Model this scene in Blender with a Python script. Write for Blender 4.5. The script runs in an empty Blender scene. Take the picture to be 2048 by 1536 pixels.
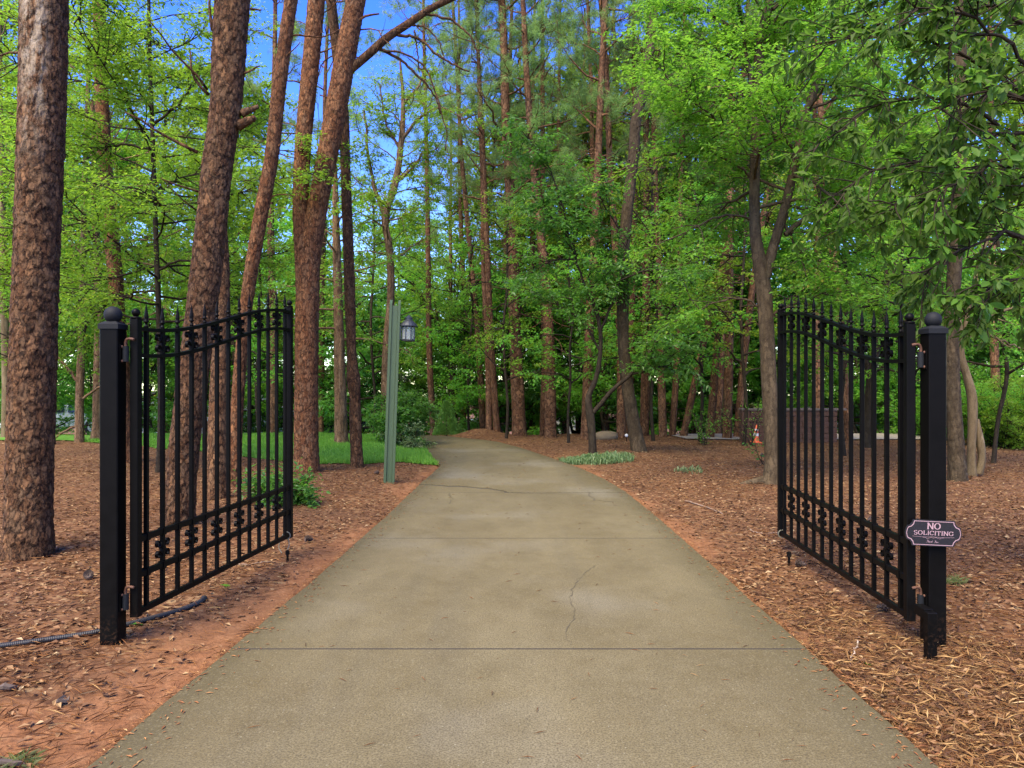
import bpy, bmesh, math, random
import numpy as np
from mathutils import Vector, Matrix

# ------------------------------------------------------------------ camera, sky, sun, exposure
S = bpy.context.scene
C = S.collection
FPX = 1500.0            # focal length in photo pixels (2048 wide)
EYE = 1.5
cam = bpy.data.cameras.new('camera'); cam.sensor_width = 36.0; cam.lens = FPX / 2048 * 36.0
cam.clip_start = 0.05; cam.clip_end = 2000
camo = bpy.data.objects.new('camera', cam); C.objects.link(camo)
camo.location = (0, 0, EYE); camo.rotation_euler = (math.radians(90), 0, 0)
S.camera = camo

SUN_EL, SUN_AZ = math.radians(55), math.radians(210)      # azimuth clockwise from +Y: left of and behind the camera
w = bpy.data.worlds.new('World'); S.world = w; w.use_nodes = True
nt = w.node_tree; nt.nodes.clear()
sky = nt.nodes.new('ShaderNodeTexSky'); sky.sky_type = 'NISHITA'; sky.sun_disc = False
sky.sun_elevation = SUN_EL; sky.sun_rotation = SUN_AZ
sky.air_density = 1.0; sky.dust_density = 0.3; sky.ozone_density = 3.0; sky.altitude = 200
bg = nt.nodes.new('ShaderNodeBackground'); bg.inputs[1].default_value = 0.13
wo = nt.nodes.new('ShaderNodeOutputWorld')
hsv = nt.nodes.new('ShaderNodeHueSaturation'); hsv.inputs['Saturation'].default_value = 1.38; hsv.inputs['Hue'].default_value = 0.53
nt.links.new(sky.outputs[0], hsv.inputs['Color']); nt.links.new(hsv.outputs[0], bg.inputs[0]); nt.links.new(bg.outputs[0], wo.inputs[0])

sl = bpy.data.lights.new('sun', 'SUN'); sl.energy = 3.0; sl.angle = math.radians(45); sl.color = (1.0, 0.87, 0.64)
so = bpy.data.objects.new('sun', sl); C.objects.link(so)
d = Vector((math.sin(SUN_AZ) * math.cos(SUN_EL), math.cos(SUN_AZ) * math.cos(SUN_EL), math.sin(SUN_EL)))
so.rotation_euler = d.to_track_quat('Z', 'Y').to_euler(); so.location = (-6, -12, 18)

S.view_settings.view_transform = 'Standard'; S.view_settings.look = 'None'
S.view_settings.exposure = 2.1; S.view_settings.gamma = 1.0; S.view_settings.use_curve_mapping = False
S.render.engine = 'CYCLES'
cy = S.cycles
cy.max_bounces = 10; cy.diffuse_bounces = 7; cy.glossy_bounces = 2; cy.transmission_bounces = 7; cy.transparent_max_bounces = 6
cy.use_denoising = True
cy.caustics_reflective = False; cy.caustics_refractive = False

rng = np.random.default_rng(7)
R = math.radians

# ------------------------------------------------------------------ helpers
def nrm(a):
    a = np.asarray(a, float)
    return a / (np.linalg.norm(a, axis=-1, keepdims=True) + 1e-12)

def P(px, py, Y):
    """photo pixel at depth Y -> world point"""
    return np.array([(px - 1024) / FPX * Y, Y, EYE - (py - 768) / FPX * Y])

class G:
    """collects geometry of ONE mesh object"""
    def __init__(s):
        s.v = []; s.n = 0; s.q = []; s.t = []; s.ng = []; s.a = []; s.b = []
    def add(s, v, q=None, t=None, a=0.0, b=0.0):
        v = np.asarray(v, float).reshape(-1, 3); m = len(v)
        s.v.append(v)
        if q is not None and len(q): s.q.append(np.asarray(q, np.int64).reshape(-1, 4) + s.n)
        if t is not None and len(t): s.t.append(np.asarray(t, np.int64).reshape(-1, 3) + s.n)
        s.a.append(np.broadcast_to(np.asarray(a, float), (m,))); s.b.append(np.broadcast_to(np.asarray(b, float), (m,)))
        s.n += m
    def mesh(s, name, mat=None, smooth=False):
        me = bpy.data.meshes.new(name)
        v = np.concatenate(s.v) if s.v else np.zeros((0, 3))
        q = np.concatenate(s.q) if s.q else np.zeros((0, 4), np.int64)
        t = np.concatenate(s.t) if s.t else np.zeros((0, 3), np.int64)
        loops = np.concatenate([q.ravel(), t.ravel()]).astype(np.int32)
        starts = np.concatenate([np.arange(len(q)) * 4, len(q) * 4 + np.arange(len(t)) * 3]).astype(np.int32)
        me.vertices.add(len(v)); me.vertices.foreach_set('co', v.astype(np.float32).ravel())
        me.loops.add(len(loops)); me.loops.foreach_set('vertex_index', loops)
        me.polygons.add(len(starts)); me.polygons.foreach_set('loop_start', starts)
        me.polygons.foreach_set('use_smooth', np.full(len(starts), bool(smooth)))
        for nm, arr in (('tint', s.a), ('edge', s.b)):
            at = me.attributes.new(nm, 'FLOAT', 'POINT')
            at.data.foreach_set('value', np.concatenate(arr).astype(np.float32))
        me.update(calc_edges=True); me.validate()
        if mat: me.materials.append(mat)
        return me
    def obj(s, name, mat=None, parent=None, smooth=False, **props):
        return link(name, s.mesh(name, mat, smooth), parent, **props)

def link(name, me, parent=None, loc=None, rot=None, scale=None, **props):
    o = bpy.data.objects.new(name, me); C.objects.link(o)
    if parent is not None: o.parent = parent
    if loc is not None: o.location = loc
    if rot is not None: o.rotation_euler = rot
    if scale is not None: o.scale = (scale,) * 3 if np.isscalar(scale) else scale
    for k, v in props.items(): o[k] = v
    return o

def thing(name, label, cat, loc=(0, 0, 0), rot=(0, 0, 0), group=None, scale=None):
    o = link(name, None, None, loc, rot, scale, label=label, category=cat)
    o.empty_display_size = 0.1
    if group: o['group'] = group
    return o

BQ = np.array([[0, 3, 2, 1], [4, 5, 6, 7], [0, 1, 5, 4], [1, 2, 6, 5], [2, 3, 7, 6], [3, 0, 4, 7]])
def box(g, c, s, M=None, a=0.0):
    c = np.asarray(c, float); s = np.asarray(s, float) / 2
    v = np.array([[-1, -1, -1], [1, -1, -1], [1, 1, -1], [-1, 1, -1], [-1, -1, 1], [1, -1, 1], [1, 1, 1], [-1, 1, 1]]) * s
    if M is not None: v = v @ np.asarray(M).T
    g.add(v + c, BQ, a=a)

def cbox(g, c, s, ch=0.004, M=None, a=0.0):
    """box with chamfered long (vertical) edges and top edge"""
    x, y, z = np.asarray(s, float) / 2
    ring = np.array([[-x + ch, -y], [x - ch, -y], [x, -y + ch], [x, y - ch], [x - ch, y], [-x + ch, y], [-x, y - ch], [-x, -y + ch]])
    inner = ring * np.array([(x - ch) / x, (y - ch) / y])
    v = np.concatenate([np.c_[ring, np.full(8, -z)], np.c_[ring, np.full(8, z - ch)], np.c_[inner, np.full(8, z)],
                        [[0, 0, z]], [[0, 0, -z]]])
    q = []; t = []
    for k in range(2):
        for i in range(8):
            j = (i + 1) % 8; q.append([k * 8 + i, k * 8 + j, k * 8 + 8 + j, k * 8 + 8 + i])
    for i in range(8):
        j = (i + 1) % 8; t.append([16 + i, 16 + j, 24]); t.append([j, i, 25])
    if M is not None: v = v @ np.asarray(M).T
    g.add(v + np.asarray(c, float), q, t, a=a)

def frames(pts):
    pts = np.asarray(pts, float)
    T = nrm(np.gradient(pts, axis=0))
    ref = np.array([0, 1, 0.0]) if abs(T[:, 1]).mean() < 0.8 else np.array([1.0, 0, 0])
    if abs(T[:, 2]).mean() > 0.6: ref = np.array([1.0, 0, 0])
    N = nrm(np.cross(np.cross(T, ref), T)); B = np.cross(T, N)
    return T, N, B

def tube(g, pts, rad, seg=6, cap=True, a=0.0, b=1.0):
    pts = np.asarray(pts, float); n = len(pts)
    rad = np.broadcast_to(np.asarray(rad, float), (n,))
    T, N, B = frames(pts)
    th = np.arange(seg) * 2 * np.pi / seg
    v = pts[:, None] + rad[:, None, None] * (np.cos(th)[None, :, None] * N[:, None] + np.sin(th)[None, :, None] * B[:, None])
    i = np.arange(n - 1)[:, None] * seg; j = np.arange(seg)[None]; k = (j + 1) % seg
    q = np.stack([i + j, i + k, i + seg + k, i + seg + j], -1).reshape(-1, 4)
    v = v.reshape(-1, 3); t = []
    if cap:
        v = np.concatenate([v, pts[:1], pts[-1:]])
        for s_ in range(seg):
            t.append([(s_ + 1) % seg, s_, n * seg]); t.append([(n - 1) * seg + s_, (n - 1) * seg + (s_ + 1) % seg, n * seg + 1])
    g.add(v, q, t, a=a, b=b)

def lathe(g, prof, c=(0, 0, 0), seg=16, M=None, a=0.0):
    prof = np.asarray(prof, float); n = len(prof)
    th = np.arange(seg) * 2 * np.pi / seg
    v = np.stack([prof[:, 0:1] * np.cos(th), prof[:, 0:1] * np.sin(th), np.repeat(prof[:, 1:2], seg, 1)], -1).reshape(-1, 3)
    i = np.arange(n - 1)[:, None] * seg; j = np.arange(seg)[None]; k = (j + 1) % seg
    q = np.stack([i + j, i + k, i + seg + k, i + seg + j], -1).reshape(-1, 4)
    if M is not None: v = v @ np.asarray(M).T
    g.add(v + np.asarray(c, float), q, a=a)

def ball(g, c, r, seg=20, rings=12, a=0.0):
    ph = np.linspace(-np.pi / 2, np.pi / 2, rings + 1)
    lathe(g, np.c_[np.maximum(np.cos(ph), 1e-4) * r, np.sin(ph) * r], c, seg, a=a)

def spline(ctrl, n):
    """Catmull-Rom through control rows (any width), n samples evenly spread by length"""
    c = np.asarray(ctrl, float)
    if len(c) < 3:
        s = np.linspace(0, 1, n)[:, None]; return c[0] * (1 - s) + c[-1] * s
    ch = np.linalg.norm(np.diff(c[:, :3], axis=0), axis=1) + 1e-9
    sl_ = np.diff(c, axis=0) / ch[:, None]
    tg = np.concatenate([sl_[:1], (sl_[:-1] * ch[1:, None] + sl_[1:] * ch[:-1, None]) / (ch[1:] + ch[:-1])[:, None], sl_[-1:]])
    out = []
    u = np.linspace(0, 1, 16, endpoint=False)[:, None]
    for i in range(len(c) - 1):
        m0, m1 = tg[i] * ch[i], tg[i + 1] * ch[i]
        out.append((2 * u ** 3 - 3 * u ** 2 + 1) * c[i] + (u ** 3 - 2 * u ** 2 + u) * m0 + (3 * u ** 2 - 2 * u ** 3) * c[i + 1] + (u ** 3 - u ** 2) * m1)
    out = np.concatenate(out + [c[-1][None]])
    L = np.r_[0, np.cumsum(np.linalg.norm(np.diff(out[:, :3], axis=0), axis=1))]
    s = np.linspace(0, L[-1], n)
    return np.stack([np.interp(s, L, out[:, k]) for k in range(out.shape[1])], -1)

def hash2(i, j, k=0):
    h = np.sin(i * 127.1 + j * 311.7 + k * 74.7 + 0.5) * 43758.5453
    return h - np.floor(h)

def vnoise(x, y, seed=0):
    xi, yi = np.floor(x), np.floor(y); fx, fy = x - xi, y - yi
    fx = fx * fx * (3 - 2 * fx); fy = fy * fy * (3 - 2 * fy)
    h = lambda a, b: hash2(a, b, seed)
    return (h(xi, yi) * (1 - fx) + h(xi + 1, yi) * fx) * (1 - fy) + (h(xi, yi + 1) * (1 - fx) + h(xi + 1, yi + 1) * fx) * fy

def fbm(x, y, o=4, seed=0):
    s = 0; a = 0.5
    for k in range(o):
        s = s + a * vnoise(x, y, seed + k * 13); x = x * 2.03; y = y * 2.03; a *= 0.5
    return s

def sstep(a, b, x):
    t = np.clip((x - a) / (b - a), 0, 1); return t * t * (3 - 2 * t)

def voro(u, v, nu, seed):
    ui, vi = np.floor(u), np.floor(v)
    d1 = np.full(u.shape, 9.0); d2 = d1.copy(); rid = np.zeros(u.shape); cv = np.zeros(u.shape)
    for di in (-1, 0, 1):
        for dj in (-1, 0, 1):
            ci, cj = ui + di, vi + dj; cw = np.mod(ci, nu)
            px = ci + 0.15 + 0.7 * hash2(cw, cj, seed); py = cj + 0.15 + 0.7 * hash2(cw, cj, seed + 5)
            dd = np.hypot(u - px, v - py); r_ = hash2(cw, cj, seed + 9)
            near = dd < d1
            d2 = np.where(near, d1, np.minimum(d2, dd)); rid = np.where(near, r_, rid); cv = np.where(near, v - py, cv); d1 = np.where(near, dd, d1)
    return rid, d2 - d1, cv

# ------------------------------------------------------------------ materials
def mat_new(name):
    m = bpy.data.materials.new(name); m.use_nodes = True
    t = m.node_tree; b = t.nodes['Principled BSDF']
    return m, t, b
def N_(t, ty, **kw):
    n = t.nodes.new(ty)
    for k, v in kw.items(): setattr(n, k, v)
    return n
def ramp(t, fac, stops, interp='LINEAR'):
    r = N_(t, 'ShaderNodeValToRGB'); r.color_ramp.interpolation = interp
    e = r.color_ramp.elements
    while len(e) < len(stops): e.new(0.5)
    for x, (p, c) in zip(e, stops): x.position = p; x.color = (*c, 1) if len(c) == 3 else c
    t.links.new(fac, r.inputs[0]); return r.outputs[0]
def mixc(t, fac, a, b, mode='MIX'):
    m = N_(t, 'ShaderNodeMix', data_type='RGBA', blend_type=mode)
    for sock, val in ((m.inputs[0], fac), (m.inputs[6], a), (m.inputs[7], b)):
        if hasattr(val, 'is_linked') or isinstance(val, bpy.types.NodeSocket): t.links.new(val, sock)
        elif np.isscalar(val): sock.default_value = val
        else: sock.default_value = (*val, 1)
    return m.outputs[2]
def noise(t, vec, scale, detail=4, rough=0.55):
    n = N_(t, 'ShaderNodeTexNoise'); n.inputs['Scale'].default_value = scale
    n.inputs['Detail'].default_value = detail; n.inputs['Roughness'].default_value = rough
    if vec is not None: t.links.new(vec, n.inputs['Vector'])
    return n
def attr(t, name):
    a = N_(t, 'ShaderNodeAttribute'); a.attribute_name = name; return a.outputs['Fac']
def math_(t, op, a, b=0.5):
    m = N_(t, 'ShaderNodeMath', operation=op)
    for s_, v in ((m.inputs[0], a), (m.inputs[1], b)):
        if isinstance(v, bpy.types.NodeSocket): t.links.new(v, s_)
        else: s_.default_value = v
    return m.outputs[0]
def bump(t, b, h, strength=0.5, dist=0.01):
    n = N_(t, 'ShaderNodeBump'); n.inputs['Strength'].default_value = strength; n.inputs['Distance'].default_value = dist
    t.links.new(h, n.inputs['Height']); t.links.new(n.outputs[0], b.inputs['Normal'])
def objco(t):
    return N_(t, 'ShaderNodeTexCoord').outputs['Object']

def m_bark(name, dark, mid, light, grey, pscale=(17, 17, 10), bump_s=0.6, spec=0.15, plates=1.0):
    """flaky bark: torn plates with their own tone, dark gaps, a raised relief"""
    m, t, b = mat_new(name)
    co = objco(t)
    oi = N_(t, 'ShaderNodeObjectInfo').outputs['Random']
    wn = noise(t, co, 9, 4, 0.6); wn2 = noise(t, co, 38, 3, 0.6)
    def vadd(a, c, k):
        sb = N_(t, 'ShaderNodeVectorMath', operation='SUBTRACT'); t.links.new(c, sb.inputs[0]); sb.inputs[1].default_value = (0.5, 0.5, 0.5)
        sc = N_(t, 'ShaderNodeVectorMath', operation='SCALE'); t.links.new(sb.outputs[0], sc.inputs[0]); sc.inputs['Scale'].default_value = k
        ad = N_(t, 'ShaderNodeVectorMath', operation='ADD'); t.links.new(a, ad.inputs[0]); t.links.new(sc.outputs[0], ad.inputs[1]); return ad.outputs[0]
    w = vadd(vadd(co, wn.outputs['Color'], 0.11), wn2.outputs['Color'], 0.035)
    mp = N_(t, 'ShaderNodeMapping'); mp.inputs['Scale'].default_value = pscale; t.links.new(w, mp.inputs[0])
    v1 = N_(t, 'ShaderNodeTexVoronoi'); v1.inputs['Scale'].default_value = 1.0; t.links.new(mp.outputs[0], v1.inputs['Vector'])
    ve = N_(t, 'ShaderNodeTexVoronoi', feature='DISTANCE_TO_EDGE'); ve.inputs['Scale'].default_value = 1.0; t.links.new(mp.outputs[0], ve.inputs['Vector'])
    sp = N_(t, 'ShaderNodeSeparateColor'); t.links.new(v1.outputs['Color'], sp.inputs[0])
    c = ramp(t, sp.outputs[0], [(0, tuple(0.65 * x for x in mid)), (0.25, mid), (0.65, grey), (0.92, light), (1, tuple(min(1, 1.15 * x) for x in light))])
    n1 = noise(t, co, 2.2, 4).outputs[0]; n2 = noise(t, co, 70, 4, 0.7).outputs[0]
    c = mixc(t, ramp(t, n1, [(0.35, (0, 0, 0)), (0.7, (0.55,) * 3)]), c, mid)
    c = mixc(t, ramp(t, n2, [(0.42, (0, 0, 0)), (0.7, (0.55,) * 3)]), c, light)
    c = mixc(t, ramp(t, n2, [(0.30, (0.6,) * 3), (0.45, (0, 0, 0))]), c, dark)
    gap = ramp(t, ve.outputs['Distance'], [(0.0, (1, 1, 1)), (0.08, (0.85,) * 3), (0.19, (0, 0, 0))])
    gm = ramp(t, noise(t, co, 14, 3).outputs[0], [(0.38, (0.3,) * 3), (0.58, (1, 1, 1))])
    c = mixc(t, math_(t, 'MULTIPLY', math_(t, 'MULTIPLY', gap, gm), 0.85 * plates), c, dark)
    geo = ramp(t, attr(t, 'edge'), [(0.0, (0.7,) * 3), (0.08, (0.4,) * 3), (0.16, (0, 0, 0))])
    c = mixc(t, math_(t, 'MULTIPLY', geo, gm), c, dark)
    hs = N_(t, 'ShaderNodeHueSaturation'); t.links.new(c, hs.inputs['Color'])
    t.links.new(math_(t, 'ADD', math_(t, 'MULTIPLY', oi, 0.36), 0.80), hs.inputs['Value'])
    t.links.new(hs.outputs[0], b.inputs['Base Color']); b.inputs['Roughness'].default_value = 0.85
    b.inputs['Specular IOR Level'].default_value = spec
    h = math_(t, 'ADD', math_(t, 'MULTIPLY', math_(t, 'MINIMUM', ve.outputs['Distance'], 0.12), 4.0 * plates), math_(t, 'MULTIPLY', n2, 0.45))
    h = math_(t, 'ADD', h, math_(t, 'MULTIPLY', sp.outputs[1], 0.7 * plates))
    bump(t, b, h, bump_s, 0.014)
    return m

BARK_PINE = m_bark('pine_bark', (0.0098, 0.005141, 0.002953), (0.0833, 0.03702, 0.0155), (0.1837, 0.09459, 0.04281), (0.1004, 0.06375, 0.03543), (24, 24, 8))
BARK_RED = m_bark('red_pine_bark', (0.01635, 0.006774, 0.003321), (0.1232, 0.04741, 0.01827), (0.2201, 0.1016, 0.04318), (0.1232, 0.07226, 0.03903), (24, 24, 8))
BARK_FAR = m_bark('far_pine_bark', (0.02352, 0.01109, 0.00592), (0.1176, 0.05242, 0.02516), (0.2234, 0.1159, 0.0592), (0.1352, 0.08064, 0.04588), (13, 13, 6))
BARK_GREY = m_bark('grey_brown_bark', (0.01372, 0.009, 0.00518), (0.049, 0.0342, 0.01776), (0.0833, 0.0594, 0.03256), (0.06076, 0.0459, 0.02664), (18, 18, 5), 0.4, plates=0.6)
BARK_DARK = m_bark('dark_bark', (0.00784, 0.0054, 0.0037), (0.02646, 0.0189, 0.0111), (0.04312, 0.0315, 0.0185), (0.03332, 0.0261, 0.01628), (14, 14, 5), 0.4, plates=0.6)
BARK_CEDAR = m_bark('cedar_bark', (0.049, 0.027, 0.01332), (0.1666, 0.0945, 0.04588), (0.2352, 0.1485, 0.0814), (0.147, 0.1035, 0.06216), (26, 26, 1.6), 0.5)
BARK_PALE = m_bark('smooth_pale_bark', (0.07056, 0.04797, 0.0239), (0.1568, 0.1144, 0.05976), (0.2274, 0.1734, 0.09749), (0.1176, 0.08118, 0.04088), (9, 9, 2.2), 0.3, plates=0.4)

def m_leaf(name, cols, trans, rough=0.5, tfac=0.5, spec=0.3, objvar=0.22):
    m, t, b = mat_new(name)
    oi = N_(t, 'ShaderNodeObjectInfo').outputs['Random']
    c = ramp(t, attr(t, 'tint'), [(0, cols[0]), (0.5, cols[1]), (0.93, cols[2]), (1.0, cols[3] if len(cols) > 3 else cols[2])])
    hs = N_(t, 'ShaderNodeHueSaturation')
    t.links.new(c, hs.inputs['Color'])
    t.links.new(math_(t, 'ADD', math_(t, 'MULTIPLY', oi, 0.035), 0.4825), hs.inputs['Hue'])
    t.links.new(math_(t, 'ADD', math_(t, 'MULTIPLY', oi, 2 * objvar), 1 - objvar), hs.inputs['Value'])
    t.links.new(hs.outputs[0], b.inputs['Base Color'])
    b.inputs['Roughness'].default_value = rough; b.inputs['Specular IOR Level'].default_value = spec
    tr = N_(t, 'ShaderNodeBsdfTranslucent')
    t.links.new(mixc(t, 0.65, hs.outputs[0], trans), tr.inputs[0])
    mx = N_(t, 'ShaderNodeMixShader'); mx.inputs[0].default_value = tfac
    t.links.new(b.outputs[0], mx.inputs[1]); t.links.new(tr.outputs[0], mx.inputs[2])
    t.links.new(mx.outputs[0], t.nodes['Material Output'].inputs[0])
    return m
LEAF_MID = m_leaf('leaf_green', [(0.05625, 0.1688, 0.0192), (0.0875, 0.2375, 0.024), (0.1375, 0.325, 0.0336), (0.325, 0.325, 0.048)], (0.36, 0.78, 0.06))
LEAF_BRIGHT = m_leaf('leaf_yellow_green', [(0.072, 0.15, 0.012), (0.11, 0.205, 0.015), (0.16, 0.265, 0.022), (0.30, 0.26, 0.035)], (0.36, 0.60, 0.04), tfac=0.5)
LEAF_FRESH = m_leaf('leaf_fresh_green', [(0.06, 0.162, 0.0168), (0.096, 0.228, 0.0216), (0.15, 0.3, 0.0312), (0.312, 0.288, 0.042)], (0.336, 0.696, 0.048), tfac=0.5)
LEAF_DARK = m_leaf('leaf_dark_glossy', [(0.036, 0.1063, 0.0192), (0.0576, 0.1625, 0.0264), (0.09, 0.225, 0.036)], (0.24, 0.6, 0.054), 0.35, 0.42, 0.4)
LEAF_OAK = m_leaf('leaf_oak', [(0.036, 0.08, 0.011), (0.052, 0.11, 0.015), (0.08, 0.155, 0.022)], (0.18, 0.40, 0.04), 0.5, 0.45, 0.16, 0.12)
NEEDLE = m_leaf('pine_needle', [(0.08, 0.15, 0.035), (0.12, 0.205, 0.05), (0.17, 0.27, 0.075), (0.22, 0.15, 0.06)], (0.42, 0.62, 0.16), 0.5, 0.48)
LEAF_CEDAR = m_leaf('cedar_foliage', [(0.08, 0.18, 0.03), (0.12, 0.25, 0.04), (0.18, 0.33, 0.06)], (0.25, 0.45, 0.08), 0.6, 0.35)
LIRIOPE = m_leaf('liriope_blade', [(0.06, 0.12, 0.035), (0.10, 0.17, 0.055), (0.20, 0.26, 0.12)], (0.18, 0.32, 0.08), 0.45, 0.25)
GRASS = m_leaf('grass_blade', [(0.09, 0.22, 0.02), (0.14, 0.30, 0.03), (0.21, 0.38, 0.045), (0.30, 0.36, 0.08)], (0.22, 0.45, 0.05), 0.5, 0.35)
WEED = m_leaf('weed_blade', [(0.10, 0.14, 0.04), (0.16, 0.2, 0.06), (0.25, 0.24, 0.1)], (0.25, 0.33, 0.1), 0.5, 0.3)
def m_litter(name, stops, rough=0.75):
    m, t, b = mat_new(name)
    c = ramp(t, attr(t, 'tint'), stops)
    t.links.new(c, b.inputs['Base Color']); b.inputs['Roughness'].default_value = rough
    b.inputs['Specular IOR Level'].default_value = 0.25
    return m
LITTER = m_litter('leaf_litter', [(0, (0.04728, 0.02428, 0.01103)), (0.3, (0.1081, 0.05201, 0.02207)), (0.6, (0.1824, 0.0971, 0.04137)), (0.85, (0.2702, 0.1734, 0.07725)), (1, (0.3715, 0.2913, 0.1655))])
STRAW = m_litter('pine_straw', [(0, (0.07719, 0.0289, 0.01061)), (0.5, (0.193, 0.08091, 0.02546)), (0.85, (0.2895, 0.1445, 0.04668)), (1, (0.3538, 0.2196, 0.08486))])
CHIP = m_litter('shredded_mulch', [(0, (0.05298, 0.02312, 0.00936)), (0.3, (0.1211, 0.05779, 0.02059)), (0.6, (0.227, 0.1264, 0.04243)), (0.85, (0.3179, 0.195, 0.06864)), (1, (0.3784, 0.2673, 0.1248))])

def m_plain(name, col, rough=0.5, metal=0.0, spec=0.5, var=0.0, vscale=8, bumpk=0.0, bscale=60):
    m, t, b = mat_new(name)
    co = objco(t)
    if var:
        n = noise(t, co, vscale, 5).outputs[0]
        c = mixc(t, n, tuple(x * (1 - var) for x in col), tuple(min(1, x * (1 + var)) for x in col))
        t.links.new(c, b.inputs['Base Color'])
    else: b.inputs['Base Color'].default_value = (*col, 1)
    b.inputs['Roughness'].default_value = rough; b.inputs['Metallic'].default_value = metal
    b.inputs['Specular IOR Level'].default_value = spec
    if bumpk: bump(t, b, noise(t, co, bscale, 3).outputs[0], bumpk, 0.004)
    return m
def m_black():
    m, t, b = mat_new('black_painted_steel')
    co = N_(t, 'ShaderNodeNewGeometry').outputs['Position']
    n = noise(t, co, 14, 5).outputs[0]; n2 = noise(t, co, 60, 4).outputs[0]
    c = mixc(t, n, (0.0018, 0.0016, 0.0014), (0.0040, 0.0036, 0.0032))
    sep = N_(t, 'ShaderNodeSeparateXYZ'); t.links.new(co, sep.inputs[0])
    low = ramp(t, sep.outputs[2], [(0.0, (1, 1, 1)), (0.22, (0, 0, 0))])
    dirt = math_(t, 'MULTIPLY', low, ramp(t, n2, [(0.52, (0, 0, 0)), (0.66, (1, 1, 1))]))
    c = mixc(t, math_(t, 'MULTIPLY', dirt, 0.5), c, (0.05, 0.026, 0.014))
    t.links.new(c, b.inputs['Base Color'])
    t.links.new(math_(t, 'ADD', math_(t, 'MULTIPLY', n, 0.25), 0.32), b.inputs['Roughness']); b.inputs['Specular IOR Level'].default_value = 0.07
    bump(t, b, n2, 0.08, 0.003)
    return m
BLACK = m_black()
BLACK_MATTE = m_plain('matte_black_cap', (0.007, 0.008, 0.009), 0.7, spec=0.2, var=0.25)
RUST = m_plain('rusty_steel', (0.085, 0.036, 0.018), 0.75, 0.2, var=0.45, vscale=40, bumpk=0.3)
GREEN = m_plain('sage_green_paint', (0.043, 0.074, 0.027), 0.55, var=0.12, vscale=5, bumpk=0.05)
PEWTER = m_plain('dark_lantern_metal', (0.045, 0.05, 0.055), 0.45, 0.6, var=0.2, vscale=30)
CANDLE = m_plain('dark_candle', (0.035, 0.033, 0.03), 0.5)
def m_glass():
    m, t, b = mat_new('lantern_glass')
    b.inputs['Base Color'].default_value = (0.75, 0.80, 0.77, 1); b.inputs['Roughness'].default_value = 0.12
    b.inputs['Transmission Weight'].default_value = 0.8; b.inputs['IOR'].default_value = 1.3
    return m
GLASS = m_glass()
SIGNB = m_plain('sign_black', (0.008, 0.007, 0.009), 0.4)
SIGNP = m_plain('sign_pink', (0.33, 0.21, 0.22), 0.5)
RUBBER = m_plain('black_drain_pipe', (0.009, 0.009, 0.009), 0.55, var=0.3, vscale=15)
ORANGE = m_plain('cone_orange', (0.75, 0.13, 0.03), 0.5, var=0.12)
WHITE = m_plain('white_paint', (0.6, 0.58, 0.55), 0.5)
SIDING = m_plain('white_siding', (0.74, 0.75, 0.78), 0.6, var=0.05)
ROOFM = m_plain('grey_shingle', (0.16, 0.155, 0.15), 0.85, var=0.3)
BLOCK = m_plain('brown_block', (0.080, 0.036, 0.020), 0.85, var=0.3, vscale=9, bumpk=0.4)
CAPB = m_plain('block_cap', (0.115, 0.085, 0.07), 0.85, var=0.25)
STONE = m_plain('tan_stone', (0.16, 0.115, 0.062), 0.85, var=0.25, vscale=6, bumpk=0.5, bscale=25)
CARB = m_plain('dark_car_paint', (0.02, 0.022, 0.026), 0.25)
CARW = m_plain('silver_car_paint', (0.55, 0.58, 0.62), 0.3)
CARG = m_plain('car_glass', (0.03, 0.035, 0.04), 0.08)
TYRE = m_plain('tyre_rubber', (0.02, 0.02, 0.02), 0.8)
REDL = m_plain('red_lens', (0.5, 0.03, 0.02), 0.3)
CONE_P = m_plain('pine_cone', (0.06, 0.038, 0.026), 0.8, var=0.3, vscale=40)
CRACK = m_plain('crack_dirt', (0.07, 0.058, 0.03), 0.9, var=0.5, vscale=15)
STICK = m_plain('dry_stick', (0.20, 0.135, 0.09), 0.8, var=0.3, vscale=20)
CORD = m_plain('faded_cord', (0.12, 0.115, 0.08), 0.7)
ROADM = m_plain('pale_gravel', (0.21, 0.185, 0.155), 0.9, var=0.15, vscale=3)
BARKCHUNK = m_plain('bark_chunk', (0.085, 0.06, 0.042), 0.85, var=0.3, vscale=20, bumpk=0.4)

# ------------------------------------------------------------------ terrain and driveway shape
LE = np.array([(-30, -1.75), (2.0, -1.68), (2.93, -1.664), (4.32, -1.59), (5.67, -1.52), (7.9, -1.45), (8.75, -1.42), (11.25, -1.387), (12.6, -1.33), (13.8, -1.316),
               (14.4, -1.42), (15.3, -1.61), (17.05, -1.92), (19.6, -2.26), (21.6, -2.7), (24.5, -4.2), (28, -6.5), (34, -11.0)])
RE = np.array([(-30, 1.72), (2.0, 1.69), (2.93, 1.674), (4.25, 1.67), (5.89, 1.66), (7.3, 1.65), (8.86, 1.63), (10.5, 1.577), (11.84, 1.45), (13.4, 1.21), (14.9, 0.88),
               (16.3, 0.55), (17.6, 0.22), (19.4, -0.33), (20.1, -0.72), (20.7, -1.15), (21.8, -1.68), (24.5, -2.7), (28, -4.2), (34, -7.5)])
XL = lambda y: np.interp(y, LE[:, 0], LE[:, 1])
XR = lambda y: np.interp(y, RE[:, 0], RE[:, 1])
def prof(y):
    y = np.asarray(y, float)
    k = np.clip(y - 20.0, 0, 75)
    return -0.079 * (k - 3.0 * (1 - np.exp(-k / 3.0)))
def ddrive(x, y):
    d_ = np.maximum(XL(y) - x, x - XR(y)); return np.where(y > 33, 5.0, d_)
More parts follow.
